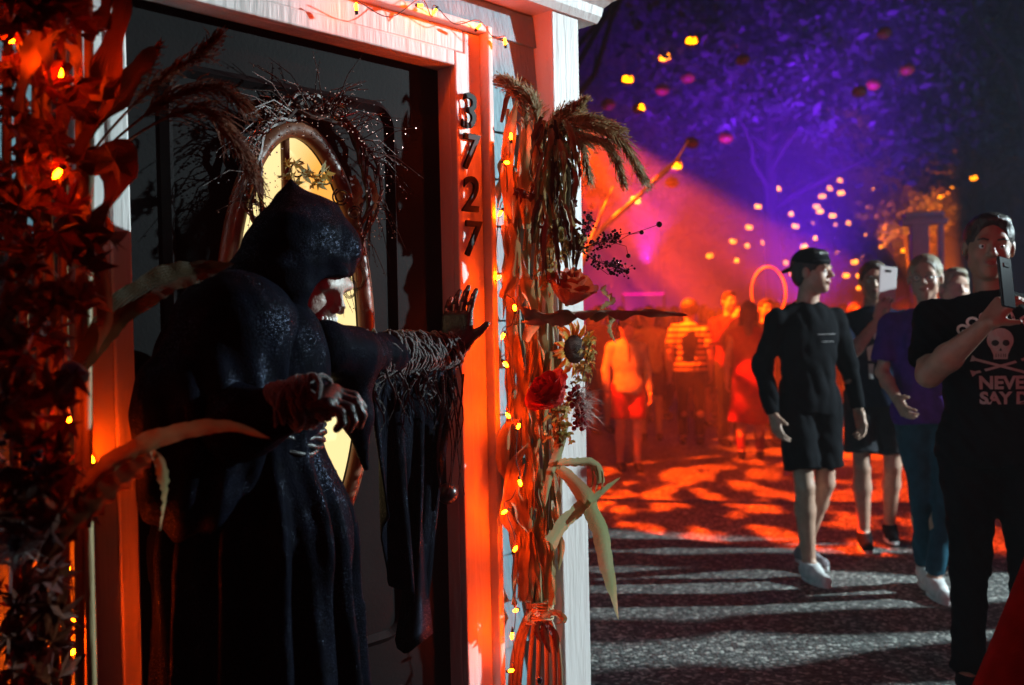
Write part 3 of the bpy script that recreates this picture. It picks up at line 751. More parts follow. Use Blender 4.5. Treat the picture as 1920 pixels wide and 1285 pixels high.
    for q in 'rl':
        S_, E_, W_ = j['s'+q], j['e'+q], j['w'+q]
        t_.cap(j['nk']-V((0, 0, .068))*s, S_-V((0, 0, .004))*s, .052*s, .056*s*g_, k=.05)
        if kind in ('long',):
            t_.cap(S_, E_, .060*s*min(g_, 1.1), .052*s, k=.03); t_.cap(E_, E_+(W_-E_)*.97, .052*s, .040*s, k=.02, cut=True)
        elif kind == 'tee':
            E2 = S_+(E_-S_)*.78; t_.cap(S_, E2, .062*s*g_, .066*s*g_, k=.03, cut=True)
    hem = (j['pv'].z-.10*s) if kind != 'dress' else .42*s
    if kind == 'dress': t_.cap(j['pv'], V((0, .0, .40*s)), .17*s, .25*s, k=.05)
    t_.clip(fold_mod)
    nb = j['hd']+Rh @ V((0, .012, -.05))*s
    t_.clip(lambda F, X, Y, Z: np.maximum(F, (hem-Z)+.012*np.sin(X*14+seed)))
    t_.clip(lambda F, X, Y, Z: np.maximum(F, Z-(j['nk'].z-.002*s)-.35*np.abs(Y-j['nk'].y)))
    to = link('shirt' if kind != 'dress' else 'dress', t_.mesh('shirt', max(voxel, .008)), tm, root)
    kind, bm_ = bottom
    b_ = SDF(.04); b_.ell(j['pv']-V((0, 0, .03)), [.155*s*g_, .112*s*g_, .13*s], k=.04)
    end = {'trousers': 1.0, 'shorts': .55, 'skirt': .5}[kind]
    for q in 'rl':
        H_, K_, A_ = j['h'+q], j['k'+q], j['a'+q]
        if kind == 'trousers':
            tr = 1.0 if not female else .86
            b_.cap(H_, K_, .095*s*g_, .068*s*tr, k=.03); b_.cap(K_, K_+(A_-K_)*.93, .067*s*tr, .058*s*tr, k=.02, cut=True)
        else:
            b_.cap(H_, H_+(K_-H_)*.80, .098*s*g_, .102*s*g_, k=.03, cut=True)
    b_.clip(fold_mod)
    link({'trousers': 'trousers', 'shorts': 'shorts', 'skirt': 'skirt'}[kind], b_.mesh('trousers', max(voxel, .008)), bm_, root)
    for q in 'rl':
        A_ = j['a'+q]; f = V(fd.get(q, (0, -1, 0))).normalized(); side_ = V((f.y, -f.x, 0))
        S2 = SDF(.02); up = V((0, 0, 1)); heel = A_-f*.035*s-up*.035*s; toe = A_+f*.165*s-up*.052*s
        S2.cap(heel, toe, .040*s, .034*s, k=.02); S2.cap(A_+up*.01*s, A_+f*.07*s-up*.03*s, .043*s, .038*s, k=.03)
        bz = A_.z-.082*s
        S2.clip(lambda F, X, Y, Z: np.maximum(F, bz-Z)); S2.clip(lambda F, X, Y, Z: np.maximum(F, Z-(A_.z+.012*s)))
        sh = link('shoe', S2.mesh('shoe', max(min(voxel, .009), .006)), shoes[0 if q == 'r' else 1] if isinstance(shoes, tuple) else shoes, root)
        if voxel < .009:
            mb = MB(); k = 14; ol = []
            for i in range(k):
                a = 2*math.pi*i/k; c0 = (heel+toe)/2; ol.append(V((c0.x, c0.y, bz))+f*math.cos(a)*.140*s+side_*math.sin(a)*.045*s)
            mb.add(ol+[p+up*.020*s for p in ol], [tuple(range(k))[::-1], tuple(range(k, 2*k))]+[(i, (i+1) % k, (i+1) % k+k, i+k) for i in range(k)])
            mb.obj('sole', C_white if i % 2 else C_white, sh)
    # hair
    hk, hm = hair
    if hk != 'none':
        hs_ = SDF(.02); hs_.ell(P(0, .020, .038), [.084*s, .102*s, .090*s], Rh, k=.01)
        if hk == 'short': hs_.ell(P(0, .055, -.02), [.070*s, .055*s, .06*s], Rh, k=.02); hs_.ell(P(0, -.035, .098), [.055*s, .05*s, .026*s], Rh, k=.03)
        if hk == 'long':
            for x in (-1, 1): hs_.cap(P(.066*x, .02, .02), P(.085*x, -.005, -.22), .036*s, .024*s, k=.03)
            hs_.cap(P(0, .07, .0), P(0, .085, -.24), .06*s, .045*s, k=.04)
        if hk == 'bun': hs_.ell(P(0, .06, -.01), [.07*s, .06*s, .06*s], Rh, k=.02); hs_.ell(P(0, .115, .03), .035*s, k=.02)
        if hk == 'curly': hs_.ell(P(0, .03, .04), [.11*s, .11*s, .11*s], Rh, k=.03)
        hs_.ell(P(0, -.118, -.004), [.066*s, .090*s, .106*s], Rh, k=.012, op='s')
        for x in (-1, 1): hs_.ell(P(.088*x, -.03, -.05), [.035*s, .045*s, .05*s], Rh, k=.01, op='s')
        nh = sinnoise(seed+9, 120, 5); hs_.clip(lambda F, X, Y, Z: F+.0035*nh(X, Y, Z*.4))
        link('hair', hs_.mesh('hair', min(voxel, .008)), hm, root)
    root['_'] = 0; del root['_']
    return dict(root=root, P=P, j=j, s=s, shirt=to, Rh=Rh, body=body)
def ground_px(px, py):
    lo, hi = 1.0, 80.0
    for i in range(50):
        m_ = (lo+hi)/2
        if at(px, py, m_).z < 0: hi = m_
        else: lo = m_
    p = at(px, py, lo); return V((p.x, p.y, 0))
from mathutils.bvhtree import BVHTree
def project_front(me, target, off=.003, origin_y=-2.0):
    """drop the flat x/z drawing `me` on to the front of a garment mesh (along +Y)"""
    t = BVHTree.FromPolygons([v.co.copy() for v in target.data.vertices], [tuple(p.vertices) for p in target.data.polygons])
    for v in me.vertices:
        hit = t.ray_cast(V((v.co.x, origin_y, v.co.z)), V((0, 1, 0)))
        v.co.y = (hit[0].y-off) if hit[0] else v.co.y
def flat_print(name, polys, m, per, parent=None):
    """polys in x/z; subdivided a little so that they follow the cloth"""
    bm = bmesh.new()
    for P_ in polys:
        vs = [bm.verts.new((x, 0, z)) for x, z in P_]; bm.faces.new(vs)
    bmesh.ops.triangulate(bm, faces=bm.faces[:]); bmesh.ops.subdivide_edges(bm, edges=[e for e in bm.edges if e.calc_length() > .012], cuts=3, use_grid_fill=True); bmesh.ops.triangulate(bm, faces=bm.faces[:])
    me = bpy.data.meshes.new(name); bm.to_mesh(me); bm.free(); project_front(me, per['shirt']); return link(name, me, m, parent or per['shirt'])
def text_print(s_, x, z, size, m, per, rot=0, bold=.002, name='lettering'):
    me = text_mesh(s_, size, 0, 0, 0, bold); M_ = Matrix.Translation((x, 0, z)) @ Matrix.Rotation(R(-rot), 4, 'Y') @ Matrix(((1, 0, 0, 0), (0, 0, 0, 0), (0, 1, 0, 0), (0, 0, 0, 1)))
    me.transform(M_); project_front(me, per['shirt']); return link(name, me, m, per['shirt'])
M_print = mat('white_shirt_print', (.62, .62, .60), .7)
M_greyprint = mat('grey_shirt_print', (.36, .34, .34), .7)

# ---- man in black long sleeves and shorts, walking
pA = person('person', 'man in black long-sleeved top, black shorts and white shoes walking and looking aside', ground_px(1522, 1080), 14, 1.79,
    J=dict(hd=(.015, -.03, 1.635), sr=(-.182, .0, 1.385), sl=(.182, .02, 1.39), er=(-.255, .03, 1.14), wr=(-.245, -.06, .885), el=(.275, .05, 1.14), wl=(.30, .0, .88),
           kr=(-.085, -.09, .50), ar=(-.055, -.07, .085), kl=(.085, -.01, .50), al=(.075, .20, .10)),
    hyaw=38, hpitch=2, top=('long', C_black), bottom=('shorts', C_black), shoes=(C_white, C_grey), voxel=.0065, hair=('short', H_dark), seed=3, fold=.009, girth=.98,
    feet=dict(r=(-.05, -1, 0), l=(.1, -1, 0)))
def cap_back(p):
    P = p['P']; s = p['s']; c = SDF(.01); c.ell(P(0, .012, .052), [.089*s, .106*s, .084*s], p['Rh'], k=.01)
    Rh = p['Rh']; o = P(0, 0, .047); up = Rh @ V((0, -.12, 1)).normalized()
    c.clip(lambda F, X, Y, Z: np.maximum(F, -((X-o.x)*up.x+(Y-o.y)*up.y+(Z-o.z)*up.z)))
    cp = link('cap', c.mesh('cap', .006), C_black, p['root'])
    b = SDF(.01); b.ell(P(0, .115, .022), [.062*s, .06*s, .007*s], Rh @ rotm(0, -22, 0)); link('peak', b.mesh('peak', .005), C_black, cp)
    ol = [P(-.080, -.035, .057), P(-.06, -.072, .060), P(0, -.095, .062), P(.06, -.072, .060), P(.080, -.035, .057)]
    m_ = MB(); m_.tube(ol, .006*s, 6); m_.obj('strap', C_dark, cp, smooth=True)
cap_back(pA)
def stitched_line(per, x0, x1, z, m, rr=.0018):
    t = BVHTree.FromPolygons([v.co.copy() for v in per['shirt'].data.vertices], [tuple(p.vertices) for p in per['shirt'].data.polygons]); pts = []
    for x in np.linspace(x0, x1, 14):
        hit = t.ray_cast(V((x, -2, z)), V((0, 1, 0)))
        if hit[0]: pts.append(hit[0]+V((0, -.001, 0)))
    b = MB(); b.tube(pts, rr, 4); b.obj('chest_line', m, per['shirt'])
stitched_line(pA, -.01, .11, 1.335, M_greyprint); stitched_line(pA, .01, .10, 1.295, M_greyprint, .0012)

# ---- person holding up a phone, dark blue tee
pB = person('person', 'person in dark blue tee holding a pale phone up in front of the face', ground_px(1645, 1026), -12, 1.76,
    J=dict(sr=(-.17, .0, 1.38), er=(-.20, -.20, 1.15), wr=(-.02, -.36, 1.40), el=(.23, .0, 1.14), wl=(.24, -.08, .9), kr=(-.09, -.06, .5), ar=(-.08, -.02, .085), kl=(.1, .02, .5), al=(.10, .18, .10)),
    hyaw=-4, hpitch=6, top=('tee', C_navy), bottom=('shorts', C_dark), shoes=C_black, voxel=.0075, hair=('short', H_brown), seed=5,
    hands=dict(r=dict(d=(.28, -.10, 1), n=(.1, -1, .1), curl=(16, 34, 30), side=1, thumb=(.7, -.2, .5))))
flat_print('figure_print', [[(-.05, 1.16), (.05, 1.16), (.06, 1.24), (.0, 1.27), (-.06, 1.24)], [(-.05, 1.05), (-.025, 1.05), (-.02, 1.14), (-.05, 1.14)], [(.03, 1.04), (.055, 1.04), (.05, 1.14), (.02, 1.14)], [(-.02, 1.29), (.02, 1.29), (.02, 1.33), (-.02, 1.33)]], M_greyprint, pB)
def phone(label, loc, rot, m, w=.078, h_=.16, back=None, parent=None):
    root = thing('phone', label, 'phone', loc, rot)
    b = MB(); b.box((-w/2, -.0045, -h_/2), (w/2, .0045, h_/2)); b.obj('phone_body', m, root, bevel=.004)
    b = MB(); b.box((-w/2+.003, .0048, -h_/2+.006), (w/2-.003, .0056, h_/2-.006)); b.obj('phone_screen', M_screen, root)
    b = MB(); b.box((-.018, -.0075, h_/2-.034), (.018, -.0046, h_/2-.020)); b.obj('camera_lens', M_phone, root, bevel=.002)
    return root
wB = pB['root'].matrix_world
def wpos(p, v): return V(p['root'].location)+Matrix.Rotation(p['root'].rotation_euler.z, 3, 'Z') @ V(v)
phone('pale cased phone held up by the person in dark blue tee', at(1664, 533, 5.86), (R(-6), R(7), R(8)), M_case, .11, .21)

# ---- woman with glasses, purple tee, teal jeans
pC = person('person', 'woman in purple tee with white logo, glasses and teal jeans walking', ground_px(1750, 1112), -18, 1.73,
    J=dict(hd=(-.02, -.035, 1.63), er=(-.235, -.02, 1.15), wr=(-.17, -.20, 1.02), el=(.25, .06, 1.14), wl=(.26, .03, .90), kr=(-.05, -.03, .50), ar=(-.03, .13, .10), kl=(.055, -.08, .50), al=(.0, -.05, .085)),
    hyaw=-10, hpitch=4, top=('tee', C_purple), bottom=('trousers', C_jean), shoes=C_white, voxel=.007, hair=('bun', H_blond), female=True, girth=1.08, seed=8, fold=.008,
    feet=dict(r=(.1, -1, 0), l=(.25, -1, 0)))
def glasses(p, m):
    P = p['P']; g2 = MB()
    for x in (-1, 1):
        pts = [P(.032*x+.022*math.cos(a*math.pi/8), -.099, .006+.017*math.sin(a*math.pi/8)) for a in range(17)]; g2.tube(pts, .0022, 5, cap=False)
        g2.tube([P(.054*x, -.099, .010), P(.080*x, .0, .008)], .0020, 5)
    g2.tube([P(-.010, -.100, .010), P(.010, -.100, .010)], .0018, 5)
    g2.obj('glasses', m, p['root'], smooth=True)
glasses(pC, mat('glasses_frame', (.35, .35, .38), .2, metal=.6))
flat_print('w_logo', [[(-.070, 1.30), (-.052, 1.30), (-.040, 1.255), (-.028, 1.30), (-.012, 1.30), (.0, 1.255), (.012, 1.30), (.030, 1.30), (.010, 1.225), (-.010, 1.225), (-.020, 1.262), (-.030, 1.225), (-.050, 1.225)]], M_print, pC)
me = [[(.0+.032*math.cos(a)*r_-.055, 1.185+.026*math.sin(a)*r_) for a, r_ in zip(np.linspace(.5, 5.6, 14), [1]*14)]+[(.0+.032*math.cos(a)*.82-.055, 1.185+.026*math.sin(a)*.82) for a in np.linspace(5.6, .5, 14)]]
flat_print('script_letter', me, M_greyprint, pC)

# ---- big man close by, pirate tee, filming with a black phone
pD = person('person', 'large man in black skull and crossbones tee raising a black phone', at(1838, 605, 3.5)*0+V((1.755, 3.62, 0)), -14, 1.765,
    J=dict(hd=(-.02, -.02, 1.645), nk=(0, .01, 1.475), sr=(-.205, .0, 1.395), er=(-.245, -.15, 1.20), wr=(-.095, -.34, 1.375), sl=(.205, .01, 1.395), el=(.27, .03, 1.15), wl=(.24, -.1, .95)),
    hyaw=-4, hpitch=5, hroll=4, top=('tee', C_black), bottom=('trousers', C_black), shoes=C_black, skinm=SK2, voxel=.0065, hair=('short', H_dark), girth=1.15, seed=12, fold=.008,
    hands=dict(r=dict(d=(.62, -.05, .78), n=(.6, .5, -.45), curl=(24, 40, 34), side=-1, thumb=(.55, .75, .5))))
for s_, a in zip('GOONIES', np.linspace(52, -52, 7)):
    if s_ != ' ': text_print(s_, -.01+.150*math.sin(R(-a)), 1.295+.115*math.cos(R(a)), .052, M_print, pD, rot=-a*.9, bold=.0018)
def skull_print(cx, cz, s_):
    P_ = [(math.cos(a)*.045, math.sin(a)*.045+.01) for a in np.linspace(-.7, math.pi+.7, 20)]+[(-.024, -.045), (-.024, -.06), (.024, -.06), (.024, -.045)]
    return [(cx+x*s_, cz+z*s_) for x, z in P_]
sk = flat_print('skull_print', [skull_print(-.01, 1.318, .95)], M_greyprint, pD)
M_inkblack = mat('black_shirt_ink', (.01, .01, .01), .8)
def dot(cx, cz, rx, rz): return [(cx+rx*math.cos(a), cz+rz*math.sin(a)) for a in np.linspace(0, 2*math.pi, 13)[:-1]]
o_ = flat_print('skull_features', [dot(-.01-.017, 1.318, .012, .011), dot(-.01+.017, 1.318, .012, .011), [(-.01, 1.302), (-.005, 1.290), (-.015, 1.290)]]+[[(x, 1.268), (x+.0022, 1.268), (x+.0022, 1.28), (x, 1.28)] for x in (-.026, -.018, -.010, -.002, .004)], M_inkblack, pD)
for v in o_.data.vertices: v.co.y -= .0025
def bone(x0, z0, x1, z1, w_):
    d = V((x1-x0, z1-z0)); d.normalize(); p = V((-d.y, d.x)); 
    pts = [V((x0, z0))-d*w_+p*w_*1.6, V((x0, z0))+p*w_*.6+d*w_, V((x1, z1))+p*w_*.6-d*w_, V((x1, z1))+d*w_+p*w_*1.6, V((x1, z1))+d*w_-p*w_*1.6, V((x1, z1))-p*w_*.6-d*w_, V((x0, z0))-p*w_*.6+d*w_, V((x0, z0))-d*w_-p*w_*1.6]
    return [tuple(q) for q in pts]
flat_print('crossbones_print', [bone(-.095, 1.262, .075, 1.212, .0075)], M_greyprint, pD); flat_print('crossbones_print', [bone(-.095, 1.212, .075, 1.262, .0075)], M_greyprint, pD)
text_print('NEVER', .012, 1.176, .062, M_greyprint, pD, bold=.0025); text_print('SAY DIE', .024, 1.122, .058, M_greyprint, pD, bold=.0025)
phone('black phone held by the large man in the skull tee', at(1887, 530, 3.17), (R(-8), R(6), R(38)), M_phone, .082, .165)
# tattoo band on the forearm
# ---- passer-by close to the camera in a flared red coat, mostly outside the frame
pE = person('person', 'passer-by in a long flared red coat at the very edge', (1.24, 1.80, 0), 165, 1.62, top=('long', C_red), bottom=('trousers', C_red), voxel=.012, hair=('long', H_dark), seed=31,
    J=dict(er=(-.20, -.10, 1.13), wr=(-.04, -.24, 1.12), el=(.20, -.10, 1.13), wl=(.04, -.26, 1.05)))
cs = SDF(.05); cs.cap((1.20, 1.80, 1.08), (1.07, 1.80, .28), .19, .36, k=.05)
nz_ = sinnoise(77, 16, 5); cs.clip(lambda F, X, Y, Z: F+.012*nz_(X, Y, Z*.3)); cs.clip(lambda F, X, Y, Z: np.maximum(F, .22-Z))
co = link('coat_skirt', cs.mesh('coat_skirt', .016), C_red, None); co.parent = pE['root']; co.matrix_parent_inverse = (Matrix.Translation(pE['root'].location) @ Matrix.Rotation(R(165), 4, 'Z')).inverted()

# ---- the crowd behind
G = 'people in the crowd behind the walkers'
def crowd(px, row, label, rz=0, h=1.65, name='person', **kw):
    return person(name, label, ground_px(px, row), rz, h, group=G, voxel=kw.pop('voxel', .011), seed=int(px) % 97, **kw)
p1 = crowd(1180, 884, 'teenager in grey buttoned shirt and red shorts looking down', 5, 1.50, top=('long', C_grey), bottom=('shorts', C_red), hpitch=28, J=dict(hd=(0, -.05, 1.60), ar=(-.08, .10, .085)), shoes=C_dark)
flat_print('button_placket', [[(-.012, 1.05), (.012, 1.05), (.012, 1.32), (-.012, 1.32)]], M_inkblack, p1)
p2 = crowd(1222, 826, 'person in yellow top and glasses facing forward in the crowd', -8, 1.62, top=('long', C_yel), bottom=('shorts', C_brown), hair=('short', H_dark), J=dict(er=(-.3, -.02, 1.2), wr=(-.18, -.22, 1.32)))
glasses(p2, M_iris)
p3 = crowd(1297, 834, 'person seen from behind in black vest over yellow and black striped sleeves', 170, 1.67, top=('tee', C_black), bottom=('trousers', C_black), hair=('curly', H_dark), girth=1.15)
M_stripe = mat('yellow_black_stripes', (.6, .42, .12), .8)
def stripes():
    n = M_stripe.node_tree.nodes; l = M_stripe.node_tree.links; b = n['Principled BSDF']
    tc = n.new('ShaderNodeTexCoord'); sp = n.new('ShaderNodeSeparateXYZ'); l.new(tc.outputs['Object'], sp.inputs[0])
    m1 = n.new('ShaderNodeMath'); m1.operation = 'MULTIPLY'; m1.inputs[1].default_value = 95; l.new(sp.outputs[2], m1.inputs[0])
    m2 = n.new('ShaderNodeMath'); m2.operation = 'SINE'; l.new(m1.outputs[0], m2.inputs[0])
    m3 = n.new('ShaderNodeMath'); m3.operation = 'GREATER_THAN'; m3.inputs[1].default_value = 0; l.new(m2.outputs[0], m3.inputs[0])
    mx = n.new('ShaderNodeMixRGB'); mx.inputs[1].default_value = (.012, .012, .012, 1); mx.inputs[2].default_value = (.68, .45, .13, 1)
    l.new(m3.outputs[0], mx.inputs[0]); l.new(mx.outputs[0], b.inputs['Base Color'])
stripes()
p3['shirt'].data.materials.clear(); p3['shirt'].data.materials.append(M_stripe); p3['shirt']['label'] = 'striped jumper'
vs_ = SDF(.04); s = p3['s']
vs_.ell(V((0, .0, 1.24))*s, [.155*s, .155*s, .24*s]); vs_.ell(V((0, .0, 1.0))*s, [.16*s, .15*s, .2*s]); vs_.clip(lambda F, X, Y, Z: np.maximum(F, Z-1.40*s))
link('vest', vs_.mesh('vest', .011), C_black, p3['root'])
crowd(1372, 836, 'tall person in dark red clothes holding a phone up to the face', 15, 1.76, top=('long', C_mag), J=dict(er=(-.22, -.16, 1.2), wr=(-.10, -.30, 1.46)))
p5 = crowd(1408, 862, 'woman with long hair in pink top and red skirt', 165, 1.62, top=('dress', C_red), bottom=('trousers', C_mag), hair=('long', H_brown), female=True)
crowd(1440, 838, 'dark-clothed person half hidden beside the orange hoop', 10, 1.66, top=('long', C_black))
more = [(1128, 812, 'crowd member in maroon with a dark cap of hair behind the garland', C_mag, 1.66, 20), (1150, 782, 'short crowd member in brown next to the shed post', C_brown, 1.55, -20),
        (1252, 786, 'crowd member in red between the yellow top and the striped sleeves', C_red, 1.62, 30), (1338, 800, 'crowd member in dark clothes behind the striped sleeves', C_dark, 1.6, 200),
        (1268, 762, 'distant crowd member in olive walking away', C_green, 1.7, 180), (1318, 758, 'distant crowd member in grey facing the camera', C_grey, 1.68, 0), (1395, 764, 'distant crowd member in maroon beyond the long-haired woman', C_mag, 1.64, 160),
        (1195, 756, 'distant crowd member in brown beyond the yellow top', C_brown, 1.68, 10), (1425, 782, 'crowd member in red beyond the hoop', C_red, 1.62, 0),
        (1584, 800, 'crowd member in black just beyond the walking man', C_black, 1.62, -15), (1608, 836, 'crowd member with pink top between the walking man and the phone holder', C_mag, 1.60, 15),
        (1700, 800, 'crowd member with brown hair beyond the woman in purple', C_brown, 1.66, 5), (1566, 772, 'distant crowd member in red beyond the walking man', C_red, 1.6, 150), (1676, 776, 'distant crowd member in blue beyond the phone holder', C_blue, 1.66, 180),
        (1232, 746, 'farthest crowd member in red beside the pink glow', C_red, 1.66, 0), (1357, 748, 'farthest crowd member in brown in the middle of the street', C_brown, 1.7, 180)]
more += [(1112, 776, 'crowd member in charcoal just beside the white post', C_dark, 1.66, -10), (1142, 756, 'distant crowd member in olive left of the brown top', C_green, 1.7, 20), (1168, 770, 'crowd member in black behind the grey-shirted teenager', C_black, 1.7, 180),
         (1206, 790, 'crowd member in charcoal between the teenager and the yellow top', C_dark, 1.64, 10), (1240, 772, 'crowd member in maroon just right of the yellow top', C_mag, 1.66, 190), (1285, 782, 'crowd member in black left of the striped sleeves', C_black, 1.58, 0),
         (1325, 772, 'crowd member in maroon right of the striped sleeves', C_mag, 1.7, 30), (1352, 790, 'crowd member in olive before the tall dark red person', C_green, 1.6, 170), (1386, 790, 'crowd member in charcoal between the tall person and the red skirt', C_dark, 1.68, 0),
         (1418, 758, 'distant crowd member in black behind the hoop', C_black, 1.72, 0), (1452, 806, 'crowd member in maroon at the shoulder of the walking man', C_mag, 1.66, 180), (1596, 770, 'distant crowd member in charcoal right of the walking man', C_dark, 1.7, 0),
         (1630, 790, 'crowd member in black in front of the distant blue top', C_black, 1.64, 170), (1720, 770, 'distant crowd member in charcoal beyond the woman in purple', C_dark, 1.7, 20), (1812, 790, 'crowd member in maroon seen past the large man', C_mag, 1.66, 0)]
for i, (px, row, lab, cm, h_, rz) in enumerate(more):
    crowd(px, row, lab, rz, h_, top=(('long', 'tee')[i % 2], cm), bottom=(('trousers', 'shorts')[i % 3 == 0], (C_dark, C_blue, C_brown)[i % 3]), hair=(('short', 'long', 'curly')[i % 3], (H_dark, H_brown, H_blond)[(i*7) % 3]),
          J=[None, dict(er=(-.2, -.2, 1.2), wr=(-.08, -.33, 1.42)), dict(kr=(-.09, -.12, .5), ar=(-.09, -.02, .09), al=(.1, .2, .11))][i % 3], voxel=.014)
person('person', 'pale-haired person standing just behind the large man', ground_px(1797, 1052), 0, 1.69, top=('tee', C_grey), bottom=('trousers', C_dark), hair=('short', H_blond), voxel=.011, seed=44, J=dict(hd=(0, .0, 1.63)))
# lit hoop
hp = MB(); c0 = at(1442, 548, 11.3); pts = [c0+V((.195*math.cos(a), .02*math.sin(a), .285*math.sin(a))) for a in np.linspace(0, 2*math.pi, 41)]
hp.tube(pts, .013, 6, cap=False); tag(hp.obj('hoop', mat('pale_plastic_hoop', (.8, .5, .3), .35), None, smooth=True), 'upright pale hoop catching orange light above the crowd', 'hoop')
hp2 = MB()

# unseen walkers added so the cool lamp throws broad shadows; dresses make the bands solid
for x, y, rz, lab, cm in ((4.0, 5.55, 15, 'unseen walker in a long brown dress added for its shadow, level with the walking man', C_brown), (4.1, 4.76, -10, 'unseen walker in a long olive dress added for its shadow, between the large man and the woman', C_green), (4.2, 4.39, 30, 'unseen walker in a grey top added for its shadow, level with the large man', C_grey)):
    person('person', lab, (x, y, 0), rz, 1.74, top=('long' if 'dress' not in lab else 'dress', cm), bottom=('trousers', C_dark), voxel=.014, seed=int(y*10), group='unseen walkers on the right added for their shadows', girth=1.1, J=dict(er=(-.30, .03, 1.13), wr=(-.36, -.05, .90), kr=(-.09, -.14, .5), ar=(-.09, -.10, .09), al=(.1, .22, .11)))
# ============================================================ hooded figure in the doorway
M_robe = mat('black_crushed_velvet', (.0024, .0030, .0068), .7, (.0008, .0010, .0020), 30, .2, 240, spec=.15)
def sparkle():
    n = M_robe.node_tree.nodes; l = M_robe.node_tree.links; b = n['Principled BSDF']
    tc = n.new('ShaderNodeTexCoord'); vo = n.new('ShaderNodeTexVoronoi'); vo.inputs['Scale'].default_value = 1000; l.new(tc.outputs['Object'], vo.inputs['Vector'])
    sc_ = n.new('ShaderNodeSeparateColor'); l.new(vo.outputs['Color'], sc_.inputs[0])
    gt = n.new('ShaderNodeMath'); gt.operation = 'GREATER_THAN'; gt.inputs[1].default_value = .93; l.new(sc_.outputs[0], gt.inputs[0])
    mr = n.new('ShaderNodeMapRange'); mr.inputs[3].default_value = .72; mr.inputs[4].default_value = .35; l.new(gt.outputs[0], mr.inputs[0]); l.new(mr.outputs[0], b.inputs['Roughness'])
    m2 = n.new('ShaderNodeMapRange'); m2.inputs[3].default_value = .03; m2.inputs[4].default_value = 1.0; l.new(gt.outputs[0], m2.inputs[0]); l.new(m2.outputs[0], b.inputs['Specular IOR Level'])
    pn = n.new('ShaderNodeTexNoise'); pn.inputs['Scale'].default_value = 13; l.new(tc.outputs['Object'], pn.inputs['Vector'])
    m3 = n.new('ShaderNodeMapRange'); m3.inputs[1].default_value = .45; m3.inputs[2].default_value = .65; l.new(pn.outputs[0], m3.inputs[0])
    m4 = n.new('ShaderNodeMath'); m4.operation = 'MULTIPLY'; l.new(gt.outputs[0], m4.inputs[0]); l.new(m3.outputs[0], m4.inputs[1]); l.new(m4.outputs[0], m2.inputs[0])
    b.inputs['Specular Tint'].default_value = (.45, .6, 1, 1)
    b2 = n.new('ShaderNodeBump'); b2.inputs['Strength'].default_value = .5; b2.inputs['Distance'].default_value = .0018; l.new(sc_.outputs[1], b2.inputs['Height'])
    old = b.inputs['Normal'].links[0].from_socket; l.new(old, b2.inputs['Normal']); l.new(b2.outputs[0], b.inputs['Normal'])
sparkle()
M_gauze = mat('charcoal_gauze', (.028, .027, .026), .7, (.012, .011, .011), 40, .6, 240, sheen=.3)
M_bone = mat('painted_bone', (.55, .47, .42), .45, (.38, .27, .22), 25, .3, 120)
M_glove = mat('black_glove', (.018, .014, .014), .35, bump=.3, bscale=200)
rp = thing('hooded_figure', 'black hooded reaper figure leaning out of the doorway with one hand on the door frame', 'costumed figure', (0, 0, 0))
A = at
fr = sinnoise(5, 26, 5); fr2 = sinnoise(6, 75, 5)
def folds(a1, a2, zs=.4):
    return lambda F, X, Y, Z: F+a1*fr(X, Y, Z*zs)+a2*fr2(X, Y, Z*zs)
HV = .008
# skirt and body
s_ = SDF(.06)
s_.cap(A(470, 800, 1.93), A(480, 1000, 1.93), .125, .17, k=.06); s_.cap(A(480, 1000, 1.93), V((-.50, 1.93, .02)), .17, .25, k=.05)
s_.ell(A(455, 700, 1.92), [.17, .13, .18], k=.06)
ax = A(480, 1000, 1.93)
def pleats(F, X, Y, Z):
    th = np.arctan2(Y-ax.y, X-ax.x); z_ = np.clip((A(470, 790, 1.93).z-Z)/.25, 0, 1)
    return F+z_*(.016*np.sin(th*13+1.2*np.sin(Z*3.1))+.009*np.sin(th*23+2+Z*2.2))
s_.clip(pleats); s_.clip(folds(.006, .003, .3)); s_.clip(lambda F, X, Y, Z: np.maximum(F, .03-Z))
link('robe', s_.mesh('robe', .010), M_robe, rp)
# gathered waist band
b = MB()
for k in range(5):
    c = A(478, 806+k*9, 1.93); b.tube([c+V(((.128+.006*math.sin(a*5+k))*math.cos(a), (.128+.006*math.sin(a*5+k))*math.sin(a), .006*math.sin(a*7+k*2))) for a in np.linspace(0, 6.283, 41)], .0055, 5, cap=False)
b.obj('waist_cord', M_glove, rp, smooth=True)
# mantle: left shoulder cape
c_ = SDF(.06)
c_.cap(A(432, 612, 1.83), A(510, 635, 1.90), .082, .062, k=.05); c_.cap(A(415, 640, 1.82), A(385, 780, 1.80), .085, .11, k=.06)
c_.cap(A(455, 600, 1.84), A(470, 740, 1.82), .085, .06, k=.05); c_.cap(A(375, 780, 1.80), A(365, 900, 1.80), .125, .11, k=.05)
c_.clip(folds(.010, .003, .3)); c_.clip(lambda F, X, Y, Z: F+.007*np.sin((X+Y*.4)*95+np.sin(Z*14)*1.2)*np.clip((A(500, 620, 1.8).z-Z)/.12, 0, 1))
link('cape', c_.mesh('cape', HV), M_robe, rp)
# right shoulder cape falling to a point
d_ = SDF(.05)
d_.cap(A(612, 655, 1.98), A(665, 668, 2.06), .055, .055, k=.04); d_.cap(A(655, 670, 2.06), A(668, 780, 2.06), .052, .034, k=.04); d_.cap(A(668, 780, 2.06), A(686, 880, 2.07), .030, .006, k=.03)
d_.clip(folds(.005, .002, .3)); link('cape', d_.mesh('cape', .007), M_robe, rp)
